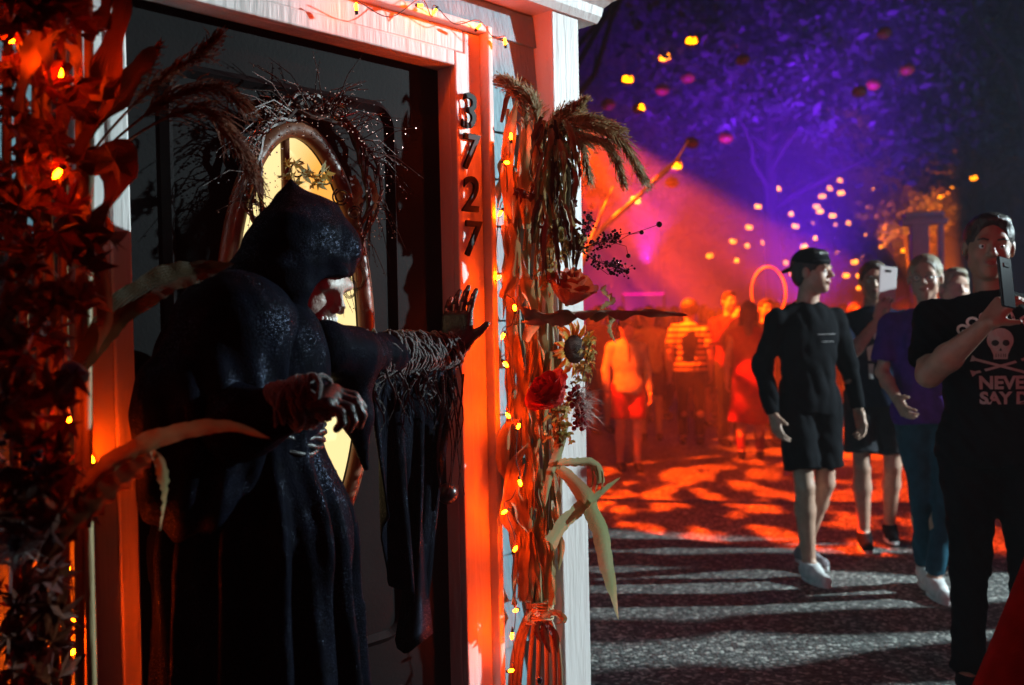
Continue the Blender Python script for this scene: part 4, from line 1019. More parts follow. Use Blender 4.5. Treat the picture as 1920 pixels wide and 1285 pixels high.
# left arm crossing the waist
e_ = SDF(.03)
e_.cap(A(385, 740, 1.80), A(450, 795, 1.72), .075, .062, k=.03); e_.cap(A(450, 795, 1.72), A(535, 768, 1.68), .058, .042, k=.03); e_.clip(folds(.006, .004, 1))
link('sleeve', e_.mesh('sleeve', .006), M_robe, rp)
hd_ = SDF(.01); add_hand(hd_, A(532, 764, 1.68), V((1, -.1, .18)), V((-.05, .3, -1)), 1, (28, 42, 36), 1.0)
hd_.cap(A(518, 768, 1.68), A(535, 764, 1.68), .03, .03, k=.01); link('hand', hd_.mesh('hand', .0045), M_glove, rp)
def wrap(P0, P1, r0, r1, n_, rr, name, jit=.012, seed=1):
    r_ = random.Random(seed); P0, P1 = V(P0), V(P1); d = (P1-P0).normalized(); u = d.orthogonal().normalized(); w_ = d.cross(u); b = MB()
    for k in range(n_):
        t = (k+r_.random()*.6)/n_; c = P0+(P1-P0)*t; r_k = r0+(r1-r0)*t; ti = V((r_.uniform(-1, 1),)*1+(r_.uniform(-1, 1), 0)); ph = r_.random()*6
        pts = []
        for a in np.linspace(0, 2*math.pi, 23):
            rk = r_k*(1+.10*math.sin(a*3+ph)+.05*math.sin(a*7+ph*2)); pts.append(c+u*math.cos(a)*rk+w_*math.sin(a)*rk+d*(jit*math.sin(a+ph)+jit*.5*math.sin(a*2+ph*3)))
        b.tube(pts, rr*(.7+.8*r_.random()), 5, cap=False)
    return b.obj(name, M_gauze, rp, smooth=True)
wrap(A(525, 768, 1.68), A(604, 742, 1.675), .040, .036, 22, .0055, 'gauze_cuff', .016, 4)
# right arm and its gauze
r_ = SDF(.03); r_.cap(A(640, 662, 2.05), A(720, 668, 2.22), .058, .048, k=.03); r_.cap(A(720, 668, 2.22), A(846, 660, 2.47), .046, .036, k=.03); r_.clip(folds(.005, .004, 1))
link('sleeve', r_.mesh('sleeve', .006), M_robe, rp)
wrap(A(700, 667, 2.18), A(845, 658, 2.47), .050, .040, 60, .0034, 'gauze_sleeve', .030, 8)
hr_ = SDF(.01); Wr = A(856, 655, 2.49); chains = add_hand(hr_, Wr, V((.06, .05, 1)), V((.35, .93, 0)), -1, (10, 16, 12), .98, spread=1.5, thumb=(.6, .75, .2))
hr_.cap(A(840, 660, 2.46), Wr+V((0, 0, .02)), .034, .030, k=.02); link('hand', hr_.mesh('hand', .0045), M_glove, rp)
b = MB()   # printed finger bones on the glove
bn = V((.35, .93, 0)).normalized()
for ch_ in chains:
    for k, (p0, p1) in enumerate(zip(ch_[:-1], ch_[1:])):
        o0 = bn*(-.0150 if k == 0 else -.0085+.001*k); a0 = p0.lerp(p1, .08)+o0; a1 = p0.lerp(p1, .90)+(o0 if k else bn*-.0105)
        b.tube([a0, a0.lerp(a1, .5), a1], [.0038-.0004*k, .0024, .0036-.0004*k], 6); b.blob(a0, .0044-.0005*k, 6, 4)
b.obj('finger_bones', M_bone, rp, smooth=True)
# hanging sleeve below the arm: curved curtain with folds
hs = MB(); nu, nv = 40, 26; top0, top1 = A(690, 690, 2.14), A(850, 690, 2.48); grid = []
for v_ in range(nv+1):
    t = v_/nv
    for u_ in range(nu+1):
        s1 = u_/nu; p = top0.lerp(top1, s1); L = .12+.62*math.sin(math.pi*min(1, .12+s1*.9))**.6*(.55+.45*s1)
        sag = .018*math.sin(s1*26+t*1.3)+.010*math.sin(s1*47+t*2)
        nrm = V((.8, -.6, 0)); q = p+V((0, 0, -L*t*1.05))+nrm*sag*(.3+t)+(top0-top1).normalized()*(.10*t*t*(1 if s1 > .5 else -.2))
        q.z += .02*math.sin(s1*31)*t; grid.append(q)
hs.add(grid, [(v_*(nu+1)+u_, v_*(nu+1)+u_+1, (v_+1)*(nu+1)+u_+1, (v_+1)*(nu+1)+u_) for v_ in range(nv) for u_ in range(nu)])
o = hs.obj('hanging_sleeve', M_robe, rp, smooth=True); md = o.modifiers.new('s', 'SOLIDIFY'); md.thickness = .004
# ragged fringe strips along the sleeve
fb = MB(); q_ = random.Random(3)
for k in range(44):
    s1 = q_.random(); p = top0.lerp(top1, s1)+V((.02, -.02, q_.uniform(-.05, .02))); L = q_.uniform(.05, .30) if s1 > .7 else q_.uniform(.03, .12)
    pts = [p+V((.01*math.sin(i+k), -.008*math.cos(i*1.3+k), -L*i/5)) for i in range(6)]; fb.tube(pts, np.linspace(.0035, .0012, 6), 4)
fb.obj('frayed_fringe', M_gauze, rp)
# hood: shell with an opening towards the lower right
h_ = SDF(.05)
h_.cap(A(545, 338, 2.02), A(556, 400, 2.02), .004, .050, k=.03); h_.ell(A(592, 455, 2.04), [.072, .10, .072], k=.05); h_.ell(A(548, 462, 2.0), [.072, .10, .080], k=.05)
h_.cap(A(520, 505, 1.98), A(440, 570, 1.90), .078, .060, k=.06); h_.cap(A(600, 420, 2.04), A(643, 462, 2.04), .034, .030, k=.04); h_.cap(A(643, 462, 2.03), A(638, 502, 2.02), .026, .022, k=.03)
h_.cap(A(440, 570, 1.90), A(370, 612, 1.86), .055, .05, k=.05)
h_.cap(A(545, 545, 1.92), A(632, 510, 1.97), .022, .020, k=.03)
h_.cap(A(545, 545, 1.93), A(540, 600, 1.93), .05, .04, k=.04)
h_.ell(A(628, 572, 1.99), [.068, .085, .058], rot=Matrix.Rotation(R(20), 3, 'Y'), k=.012, op='s')
h_.clip(folds(.006, .002, .8)); fh = sinnoise(15, 48, 4); h_.clip(lambda F, X, Y, Z: F+.0035*fh(X*1.0, Y*.4, Z*1.6))
link('hood', h_.mesh('hood', .006), M_robe, rp)
# skull-painted face looking down to the right
f_ = SDF(.01); Rf = rotm(66, 26, 0); hc = A(568, 530, 2.02); Pf = add_head(f_, hc, Rf, .98, .9)
for x in (-1, 1): f_.ell(Pf(.030*x, -.100, .008), [.021, .022, .017], Rf, k=.004, op='s')
f_.ell(Pf(0, -.112, -.022), [.010, .016, .016], Rf, k=.003, op='s'); f_.ell(Pf(.044, -.075, -.055), [.018, .02, .028], Rf, k=.015, op='s')
f_.cap(Pf(0, .012, -.05), Pf(0, .07, -.17), .046, .05, k=.02)
link('skull_face', f_.mesh('skull_face', .0045), M_bone, rp)
b = MB()
for i in range(9):
    a = R(-60+15*i)
    for z_, r0 in ((-.041, .0052), (-.056, .0047)): b.blob(Pf(.034*math.sin(a), -.062-.036*math.cos(a), z_), (r0, r0, r0*1.5), 6, 5)
b.obj('teeth', mat('tooth_enamel', (.8, .78, .72), .25), rp, smooth=True)
# ============================================================ autumn decorations round the doorway
M_husk = leafmat('dry_corn_husk', (.50, .36, .17), (.34, .22, .09), .35, .5, 14)
M_green = leafmat('pale_green_corn_leaf', (.42, .46, .22), (.55, .52, .30), .3, .5, 9)
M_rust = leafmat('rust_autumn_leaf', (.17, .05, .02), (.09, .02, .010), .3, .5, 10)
M_dkhusk = leafmat('dark_brown_husk', (.09, .06, .03), (.05, .03, .018), .25, .35, 14)
M_olive = leafmat('dark_olive_leaf', (.07, .05, .02), (.04, .03, .012), .25, .5, 10)
M_gold = leafmat('gold_autumn_leaf', (.58, .42, .10), (.45, .30, .08), .3, .5, 10)
M_plume = leafmat('tan_grass_plume', (.50, .40, .22), (.36, .26, .13), .3, .7, 30)
M_dkplume = leafmat('rust_grass_plume', (.20, .07, .03), (.12, .035, .018), .3, .7, 30)
M_stalk = mat('corn_stalk', (.30, .22, .10), .5, (.20, .13, .06), 12, .4, 60, stretch=(1, 1, .15))
M_twig = mat('dark_twig', (.07, .04, .03), .5, (.03, .02, .015), 30)
M_berry = mat('dark_glossy_berry', (.035, .012, .02), .12, spec=.9); M_redberry = mat('deep_red_berry', (.22, .01, .015), .15, spec=.8)
M_twine = mat('natural_twine', (.48, .36, .20), .8)
M_bulb = mat('orange_mini_bulb', (.4, .1, .01), .3, emit=(1, .055, .0003), estr=BULB)
M_sock = mat('green_bulb_socket', (.01, .03, .015), .5)
def ribbon(path, width, n=7, cross=4, fold=.35, wave=.0, wfreq=9, twist=0, tw0=0, up=(0, -.6, .8), seed=0, b=None):
    P = interp(path, n); N_ = len(P); b = b or MB(); base = len(b.v); U_ = V(up); b.u = getattr(b, 'u', []); rj = random.Random(seed*7+int(P[0].x*9999)); jit = [1, 1]
    for i, p in enumerate(P):
        t = i/(N_-1); T = (P[min(i+1, N_-1)]-P[max(i-1, 0)]).normalized(); side = T.cross(U_)
        if side.length < 1e-4: side = T.orthogonal()
        side.normalize(); nn = side.cross(T); q = Matrix.Rotation(R(tw0+twist*t), 3, T); side = q @ side; nn = q @ nn
        w_ = width(t) if callable(width) else width*math.sin(math.pi*min(1, max(.02, .12+t*.87)))**.75
        jit = [.6*q_+.4*(1-rj.random()**2*.45) for q_ in jit]
        for k in range(cross+1):
            u_ = k/cross*2-1; b.u.append(u_); u_ *= jit[0 if u_ < 0 else 1]; z_ = abs(u_)*fold*w_*.5+wave*w_*math.sin(t*wfreq*6.28+seed+(0 if u_ > 0 else 2.1))*abs(u_)**2
            b.v.append(tuple(p+side*u_*w_*.5+nn*z_))
    for i in range(N_-1):
        for k in range(cross): a = base+i*(cross+1)+k; b.f.append((a, a+1, a+cross+2, a+cross+1))
    return b
def leaf(name, path, width, m, parent, **kw): return ribbon(path, width, **kw).obj(name, m, parent, smooth=True)
def plume(parent, stem, m, n=220, L=.07, droop=.6, seed=1, spread=.5, start=.25, name='plume'):
    r_ = random.Random(seed); P = interp(stem, 8); b = MB(); b.tube(P, np.linspace(.0028, .0012, len(P)), 4); N_ = len(P)
    for k in range(n):
        t = start+(1-start)*r_.random(); i = min(N_-2, int(t*(N_-1))); p = P[i].lerp(P[i+1], r_.random()); T = (P[i+1]-P[i]).normalized()
        d = (T+V((r_.gauss(0, 1), r_.gauss(0, 1), r_.gauss(0, 1)))*spread*.5).normalized(); l_ = L*(.5+.8*r_.random())*(1.1-.6*t); s1 = d.orthogonal().normalized()*.0011
        q1 = p+d*l_*.5; q2 = p+d*l_+V((0, 0, -droop*l_*.5)); base = len(b.v)
        b.v += [tuple(p-s1*.6), tuple(p+s1*.6), tuple(q1+s1*1.6), tuple(q1-s1*1.6), tuple(q2)]; b.f += [(base, base+1, base+2, base+3), (base+3, base+2, base+4)]
        for j in range(3):   # tiny seeds along the fibre
            c = p.lerp(q1 if j < 2 else q2, .3+.3*j); e = V((r_.gauss(0, 1), r_.gauss(0, 1), r_.gauss(0, 1))).normalized(); e2 = e.cross(d); base = len(b.v)
            b.v += [tuple(c-d*.004), tuple(c+e2*.0016), tuple(c+d*.006), tuple(c-e2*.0016)]; b.f.append((base, base+1, base+2, base+3))
    return b.obj(name, m, parent)
def maple(size, seed=0):
    r_ = random.Random(seed); out = []
    for ang, L in ((-150, .42), (-128, .20), (-95, .62), (-75, .30), (-60, .46), (-42, .88), (-22, .40), (-12, .62), (0, 1.0)):
        out.append((ang, L))
    full = out+[(-a, L) for a, L in out[-2::-1]]
    vs = [V((0, 0, 0))]; 
    for a, L in full: L *= 1+.1*r_.uniform(-1, 1); vs.append(V((math.sin(R(a))*L, math.cos(R(a))*L, -.22*L*L+.10*math.sin(a*.06)+.05*r_.uniform(-1, 1)))*size)
    n_ = len(full); fs = [(0, i+1, i+2) for i in range(n_-1)]
    me = mesh('leaf', vs, fs, False); return me
MAPLES = [maple(1, i) for i in range(4)]
def rand_rot(r_): return Euler((r_.uniform(0, 6.28), r_.uniform(0, 6.28), r_.uniform(0, 6.28)))
mp_cache = {}
def put_leaf(parent, p, size, m, r_, face=None):
    i = r_.randrange(4); key = (i, m.name)
    if key not in mp_cache: me = MAPLES[i].copy(); me.materials.clear(); me.materials.append(m); mp_cache[key] = me
    o = link('leaf', mp_cache[key], None, parent); o.location = p
    if face is not None: o.rotation_euler = (V(face)+V((r_.gauss(0, .4), r_.gauss(0, .4), r_.gauss(0, .4)))).to_track_quat('Z', 'Y').to_euler(); o.rotation_euler.rotate_axis('Z', r_.uniform(0, 6.28))
    else: o.rotation_euler = rand_rot(r_)
    o.scale = (size,)*3; return o

# ---- corn stalk bundle on the right of the door
cs = thing('corn_stalk_bundle', 'tall bundle of dried corn stalks tied with twine right of the door', 'corn stalks')
YS = 2.73
r_ = random.Random(5)
for k, (x0, x1, y1) in enumerate([(952, 948, 205), (968, 972, 230), (985, 990, 260), (1000, 1012, 250), (1016, 1040, 300), (1030, 1030, 420), (960, 985, 330), (1040, 1050, 560)]):
    pts = [A(1010+(x0-1000)*.35, 1140, YS+.02*(k % 3)), A(x0+8, 900, YS), A(x0+r_.uniform(-4, 6), 650, YS+.015*(k % 3)), A(x1, y1+140, YS), A(x1+r_.uniform(-6, 8), y1, YS-.01)]
    P = interp(pts, 6); b = MB(); b.tube(P, [.0085*(1.35 if i % 6 == 0 else 1)*(1-.35*i/len(P)) for i in range(len(P))], 7); b.obj('stalk', M_stalk, cs, smooth=True)
    low = [A(1010+(x0-1000)*.35, 1140, YS+.02*(k % 3)), A(1010+(x0-1000)*.9, 1210, YS), A(1008+(x0-1000)*1.1, 1300, YS), A(1008+(x0-1000)*1.2, 1420, YS)]
    b = MB(); b.tube(interp(low, 4), .007, 7); b.obj('stalk', M_stalk, cs, smooth=True)
for k in range(74):   # clinging husk leaves hugging the stalks
    x = r_.uniform(945, 1035); y = r_.uniform(250, 1040); L = r_.uniform(90, 230); dx = r_.uniform(-22, 26)
    leaf('husk_leaf', [A(x, y, YS-.02), A(x+dx*.3, y+L*.35, YS-.035), A(x+dx*.7, y+L*.7, YS-.03), A(min(x+dx, 1048), min(y+L, 1125), YS-.012)], r_.uniform(.016, .036), M_husk, cs, fold=.8, wave=.25, wfreq=2.5, twist=r_.uniform(-120, 120), tw0=r_.uniform(-60, 60), seed=k)
# big husks catching the bulbs at the top
for pts, w_, m in [([(955, 420), (948, 330), (955, 250), (970, 185)], .045, M_husk), ([(985, 430), (980, 330), (985, 260), (978, 175)], .05, M_husk), ([(990, 420), (1015, 360), (1045, 320), (1075, 270)], .04, M_husk),
                   ([(1000, 400), (1008, 330), (1030, 270), (1075, 225)], .035, M_husk), ([(1010, 330), (1020, 260), (1035, 230), (1055, 218)], .03, M_husk), ([(940, 230), (952, 180), (975, 150), (1002, 160)], .018, M_rust),
                   ([(942, 560), (958, 520), (966, 470), (950, 400)], .04, M_husk), ([(985, 640), (1000, 600), (985, 540), (975, 470)], .045, M_husk), ([(955, 1000), (945, 960), (960, 880), (990, 830)], .05, M_husk),
                   ([(950, 905), (942, 860), (955, 800), (975, 790)], .04, M_husk), ([(990, 1000), (975, 960), (968, 920), (985, 870)], .045, M_husk)]:
    leaf('husk_leaf', [A(x, y, 2.67) for x, y in pts], w_, m, cs, fold=.7, wave=.3, wfreq=2, twist=r_.uniform(-60, 60), tw0=20)
# dark glossy tassel-like leaves under the plumes
for k in range(120):
    x = r_.uniform(1000, 1085); y = r_.uniform(215, 420); L = r_.uniform(50, 125); Yk = r_.uniform(2.42, 2.62)
    leaf('husk_leaf', [A(1035+(x-1035)*.6, y, Yk), A(x, y+L*.4, Yk-.02), A(x+r_.uniform(-8, 12), y+L, Yk)], r_.uniform(.010, .022), (M_stalk, M_dkhusk, M_husk)[k % 3], cs, fold=.6, wave=.2, twist=r_.uniform(-90, 90), seed=k)
b = MB()
for k in range(7):
    c = A(1014, 1128+k*5, YS+.008); b.tube([c+V((.034*math.cos(a), .030*math.sin(a), .002*math.sin(a*3+k))) for a in np.linspace(0, 6.283, 25)], .0032, 5, cap=False)
b.obj('twine_tie', M_twine, cs, smooth=True)
# ---- loose corn leaves
def single(name, label, cat, pts, w_, m, **kw):
    g_ = kw.pop('group', None); o = leaf(name, [A(*p) for p in pts], w_, m, None, **kw); tag(o, label, cat, g_); return o
single('dried_leaf', 'long twisted brown corn leaf reaching sideways across the crowd', 'dried leaf', [(985, 600, 2.58), (1030, 592, 2.54), (1090, 583, 2.5), (1150, 582, 2.47), (1210, 584, 2.45), (1288, 592, 2.42)], lambda t: .045*(1-t)**.6+.004, mat('grey_brown_dry_leaf', (.36, .26, .18), .6, (.2, .13, .09), 20, .3, 80), fold=1.1, wave=.5, wfreq=4.5, twist=220, tw0=30, n=12)
single('dried_leaf', 'short curled grey leaf standing above the long twisted leaf', 'dried leaf', [(1128, 582, 2.5), (1145, 566, 2.49), (1128, 548, 2.5), (1136, 534, 2.5)], .026, M_husk, fold=.9, wave=.3, twist=60)
single('dried_leaf', 'curled grey leaf drooping below the long twisted leaf', 'dried leaf', [(1140, 590, 2.49), (1150, 600, 2.48), (1146, 618, 2.48), (1156, 645, 2.47)], .020, M_husk, fold=.9, wave=.3, twist=90)
single('corn_leaf', 'long pale green corn leaf hanging down over the street', 'corn leaf', [(1048, 880, 2.57), (1075, 905, 2.54), (1102, 940, 2.52), (1128, 1000, 2.5), (1140, 1060, 2.5), (1152, 1120, 2.5), (1160, 1162, 2.5)], lambda t: .050*math.sin(math.pi*min(1, .16+.84*t))**.8+.002, M_green, fold=.45, wave=.12, wfreq=2, twist=50, tw0=10, n=9)
single('corn_leaf', 'short corn leaf pointing up to the right over the long one', 'corn leaf', [(1082, 975, 2.53), (1108, 945, 2.5), (1135, 920, 2.49), (1163, 896, 2.48)], .026, M_green, fold=.6, wave=.05)
single('corn_leaf', 'broad cut corn leaf crossing in front of the bundle', 'corn leaf', [(1034, 1020, 2.56), (1056, 985, 2.53), (1080, 962, 2.51), (1096, 946, 2.5)], lambda t: .046-.008*t, M_green, fold=.3, tw0=25)
single('corn_leaf', 'pale folded corn leaf turning over the white post', 'corn leaf', [(1045, 872, 2.56), (1075, 870, 2.53), (1105, 868, 2.51), (1122, 880, 2.5), (1130, 905, 2.5)], lambda t: .034-.012*t, M_green, fold=.6, wave=.1, twist=50)
single('corn_leaf', 'yellow-green corn leaf under the spiky berry pick', 'corn leaf', [(1062, 800, 2.56), (1048, 850, 2.55), (1030, 900, 2.56), (1022, 950, 2.57)], .028, M_green, fold=.6, wave=.1)
for i, dx in enumerate((0, 9, 18)):
    single('corn_leaf', ['thin pale strand', 'middle thin pale strand', 'thin pale strand farthest out'][i]+' hanging from the folded corn leaf', 'corn leaf', [(1108+dx, 872, 2.5), (1112+dx, 900, 2.49), (1104+dx*1.2, 928, 2.49)], .006, M_green, fold=.5)
# ---- plumes
pr = thing('grass_plume', 'drooping tan grass plumes fanning right from the top of the corn stalks', 'grass plume')
for k, (pts, n_, L) in enumerate([
    ([(1030, 300, 2.55), (1060, 250, 2.5), (1110, 235, 2.46), (1165, 265, 2.43), (1206, 330, 2.42)], 420, .060), ([(1030, 300, 2.55), (1070, 262, 2.48), (1120, 262, 2.45), (1150, 290, 2.44), (1168, 335, 2.43)], 300, .045),
    ([(1020, 300, 2.55), (1050, 250, 2.5), (1085, 262, 2.47), (1105, 330, 2.46)], 260, .045), ([(1010, 290, 2.56), (1035, 240, 2.52), (1068, 215, 2.5), (1092, 190, 2.49)], 240, .045),
    ([(985, 300, 2.57), (985, 220, 2.54), (968, 165, 2.53), (945, 150, 2.53)], 260, .055), ([(1000, 300, 2.56), (1005, 220, 2.53), (990, 180, 2.52), (955, 158, 2.52)], 260, .06),
    ([(1010, 280, 2.56), (1040, 225, 2.52), (1065, 205, 2.5), (1078, 200, 2.5)], 220, .05), ([(1020, 300, 2.55), (1045, 240, 2.5), (1105, 222, 2.47), (1160, 240, 2.45)], 300, .05)]):
    plume(pr, [A(*p) for p in pts], M_plume, int(n_*2.2), L*1.1, .5, 20+k, .55, .2)
pl = thing('grass_plume', 'dark rust grass plumes arching right from the left garland', 'grass plume')
for k, (pts, n_, L) in enumerate([
    ([(150, 330, 1.72), (230, 250, 1.76), (320, 185, 1.8), (400, 165, 1.82), (450, 190, 1.83)], 380, .075), ([(160, 340, 1.72), (260, 250, 1.78), (370, 205, 1.82), (440, 260, 1.84), (480, 330, 1.86)], 480, .075),
    ([(140, 330, 1.70), (210, 240, 1.74), (300, 150, 1.78), (370, 105, 1.8), (402, 72, 1.8)], 300, .06), ([(120, 300, 1.7), (200, 210, 1.72), (262, 140, 1.74), (292, 92, 1.75)], 260, .05)]):
    plume(pl, [A(*p) for p in pts], M_dkplume, n_, L, .5, 60+k, .5, .35)
# ---- roses
def rose(label, c, r0, m, up, seed, nring=(4, 5, 6, 7)):
    t = thing('rose', label, 'flower', c, V(up).to_track_quat('Z', 'Y').to_euler()); r_ = random.Random(seed)
    for j, n_ in enumerate(nring):
        rad = r0*(.22+.25*j); op = .25+.33*j
        for k in range(n_):
            a0 = 2*math.pi*(k+j*.5)/n_+r_.uniform(-.2, .2); wd = 2*math.pi/n_*.85; b = MB(); nu, nv = 8, 7
            for v_ in range(nv+1):
                for u_ in range(nu+1):
                    s1 = u_/nu*2-1; tt = v_/nv; a = a0+s1*wd*(.55+.45*math.sin(math.pi*tt*.6)); rr = rad*(.30+.75*math.sin(tt*1.6))+r0*.10*op*max(0, tt-.7)/.3*(1 if j > 0 else 0)
                    z = r0*(-.75+1.62*tt*(1-.08*j)-.18*op*max(0, tt-.75)/.25-.20*s1*s1*tt+.04*math.sin(s1*5+k+seed)*tt)
                    b.v.append((rr*math.cos(a), rr*math.sin(a), z))
            b.f = [(v_*(nu+1)+u_, v_*(nu+1)+u_+1, (v_+1)*(nu+1)+u_+1, (v_+1)*(nu+1)+u_) for v_ in range(nv) for u_ in range(nu)]; b.obj('petal', m, t, smooth=True)
    b = MB(); b.tube([(0, 0, -r0*.5), (0, 0, -r0*.9)], [r0*.22, r0*.08], 8); b.obj('calyx', M_stalk, t); return t
M_orose = leafmat('coral_rose_petal', (.72, .14, .05), (.60, .08, .03), .3, .45, 20); M_rrose = leafmat('red_rose_petal', (.62, .03, .02), (.50, .015, .015), .3, .45, 20)
rose('coral orange rose glowing above the long twisted leaf', A(1072, 538, 2.50), .058, M_orose, (.25, -.35, .9), 1)
rose('deep red rose left of the spiky berry pick', A(1028, 735, 2.53), .058, M_rrose, (-.5, -.35, .55), 2)
# petals hanging below the red rose
for k in range(4): leaf('petal', [A(1010+k*14, 765, 2.54), A(1002+k*16, 790, 2.52), A(1000+k*17, 812, 2.53)], .03, M_rrose, bpy.data.objects['rose.001'] if 'rose.001' in bpy.data.objects else None, fold=.4)
# ---- sunflower
sf = thing('sunflower', 'yellow sunflower with dark centre facing right below the twisted leaf', 'flower', A(1076, 655, 2.54), V((.62, -.78, .05)).to_track_quat('Z', 'Y').to_euler())
b = MB(); rr_ = random.Random(4)
for k in range(260):
    a = k*2.39996; q = .036*math.sqrt(k/260); b.blob((q*math.cos(a), q*math.sin(a), .008-.006*(q/.036)**2), (.0022, .0022, .004), 5, 3)
b.blob((0, 0, 0), (.037, .037, .010), 16, 6); b.obj('seed_disc', mat('sunflower_centre', (.05, .022, .012), .7, (.10, .045, .02), 90), sf)
M_sun = leafmat('sunflower_petal', (.78, .52, .05), (.70, .36, .03), .3, .5, 12)
for ring_, n_, L in ((0, 18, .036), (1, 16, .042)):
    for k in range(n_):
        a = 2*math.pi*(k+.5*ring_)/n_+rr_.uniform(-.1, .1); cu_ = rr_.uniform(-.01, .022); d = V((math.cos(a), math.sin(a), 0))
        leaf('petal', [d*.033, d*(.033+L*.5)+V((0, 0, .004+cu_*.4)), d*(.033+L)+V((0, 0, cu_))], .015, M_sun, sf, fold=.5, up=(0, 0, 1), n=3, wave=.15)
# hops / yellow leaf cluster hanging below the sunflower and above the rose
def cluster(label, pts, m, size, seed, n_per=7, cat='leaf spray', up=(.5, -.8, .2)):
    t = thing('leaf_spray', label, cat); r_ = random.Random(seed)
    P = interp([A(*p) for p in pts], 5); b = MB(); b.tube(P, .002, 4); b.obj('stem', M_twig, t)
    for p in P:
        for k in range(n_per):
            c = p+V((r_.gauss(0, 1), r_.gauss(0, .6), r_.gauss(0, 1)))*size*.7; d = V((r_.gauss(0, 1), r_.gauss(0, 1), r_.gauss(0, 1))).normalized()
            leaf('leaf', [c, c+d*size*.6+V((0, 0, .003)), c+d*size*1.2-V((0, 0, .25*size))], size*.55, m, t, fold=.6, n=3, cross=2, wave=.3, up=up, seed=k)
    return t
cluster('spray of pale yellow-green hop leaves above the coral rose', [(1035, 440, 2.54), (1068, 445, 2.5), (1085, 462, 2.5)], M_gold, .020, 3, 6)
cluster('curving spray of yellow-green leaves left of the coral rose', [(1030, 470, 2.53), (1030, 500, 2.52), (1022, 530, 2.52)], M_gold, .018, 5, 6)
cluster('drooping spray of small yellow leaves below the sunflower', [(1108, 640, 2.5), (1098, 680, 2.5), (1092, 712, 2.5)], M_gold, .014, 6, 6)
cluster('rust brown leaf spray behind the grass plumes', [(990, 360, 2.56), (1030, 400, 2.55), (1060, 420, 2.54)], M_rust, .030, 7, 5)
cluster('olive spray of pointed leaves beside the berry pick', [(1060, 755, 2.55), (1050, 790, 2.55), (1050, 830, 2.55)], M_gold, .022, 9, 5)
# ---- berry sprigs
def berries(label, stems, m, r0, seed, dense=5, mst=None):
    t = thing('berry_sprig', label, 'berry sprig'); r_ = random.Random(seed); bb = MB(); st = MB()
    for S_ in stems:
        P = interp([A(*p) for p in S_], 6); st.tube(P, .0014, 4)
        for p in P[3:]:
            for k in range(dense):
                c = p+V((r_.gauss(0, 1), r_.gauss(0, 1), r_.gauss(0, 1)))*.010; st.tube([p, c], .0006, 3); bb.blob(c, r0*(.7+.6*r_.random()), 8, 5)
    st.obj('stem', mst or M_twig, t); bb.obj('berries', m, t, smooth=True, kind='stuff'); return t
berries('dark sprig of tiny elderberries reaching right over the purple glow', [[(1075, 470, 2.5), (1110, 460, 2.46), (1140, 450, 2.44), (1165, 440, 2.43)], [(1080, 460, 2.5), (1100, 430, 2.47), (1110, 405, 2.46)], [(1090, 470, 2.5), (1120, 490, 2.46), (1150, 500, 2.45), (1175, 508, 2.44)]], M_berry, .0032, 11, 5)
bs = thing('berry_sprig', 'bare forked sprig with single black berries right of the elderberries', 'berry sprig'); b = MB(); b2 = MB()
for S_ in ([(1120, 470), (1150, 458), (1180, 440), (1203, 436)], [(1180, 440), (1205, 432), (1236, 421)], [(1130, 490), (1150, 495), (1176, 510)], [(1150, 455), (1174, 462), (1178, 480)], [(1120, 500), (1140, 515), (1146, 512)]):
    b.tube([A(x, y, 2.44) for x, y in S_], .0011, 4)
    x, y = S_[-1]; b2.blob(A(x, y, 2.44), .0075 if x > 1230 else .0058, 10, 7)
b.obj('stem', M_twig, bs); b2.obj('berries', M_berry, bs, smooth=True)
berries('cluster of shiny dark red berries on the spiky pick', [[(1070, 715, 2.5), (1080, 745, 2.48), (1082, 775, 2.47), (1092, 800, 2.47)]], M_redberry, .0062, 13, 3)
sp = thing('spiky_pick', 'frosted pine-needle pick with stiff pale needles pointing right', 'decoration', A(1085, 762, 2.47)); b = MB(); r_ = random.Random(9)
for k in range(130):
    a = r_.gauss(0, 1); d = V((r_.gauss(.75, .6), r_.gauss(-.2, .5), r_.gauss(-.15, .9))).normalized(); L = r_.uniform(.03, .065); o = V((r_.gauss(0, .008), r_.gauss(0, .008), r_.gauss(0, .022)))
    b.tube([o, o+d*L*.6, o+d*L+V((0, 0, -.004))], [.0009, .0008, .0003], 3)
b.obj('needles', mat('frosted_needles', (.55, .52, .48), .4), sp); b = MB(); b.tube([(0, 0, .04), (.004, 0, 0), (0, 0, -.05)], .004, 5); b.obj('stem', M_twig, sp)
# knot of dried bow and seed heads on the twine
bw = thing('dried_bow', 'curled dried husk bow hanging on the twine of the corn bundle', 'bow')
for pts in ([(1014, 1160), (1040, 1150), (1058, 1165), (1040, 1172)], [(1014, 1160), (1000, 1150), (990, 1165), (1006, 1172)], [(1018, 1168), (1022, 1195), (1032, 1225)], [(1024, 1170), (1042, 1195), (1046, 1225)], [(1012, 1165), (1008, 1185), (1015, 1205)]):
    leaf('loop', [A(x, y, 2.55) for x, y in pts], .022, M_rust if len(pts) < 4 else M_husk, bw, fold=.5, wave=.2, twist=40)
sd_ = thing('seed_pod', 'small dark seed pod on a thin stem at the foot of the corn bundle', 'seed pod'); b = MB(); b.tube([A(1016, 1205, 2.56), A(1013, 1250, 2.56), A(1012, 1272, 2.56)], .0013, 4); b.obj('stem', M_twig, sd_)
b = MB(); b.blob(A(1012, 1276, 2.56), (.008, .008, .010), 10, 8); b.obj('pod', M_berry, sd_, smooth=True)

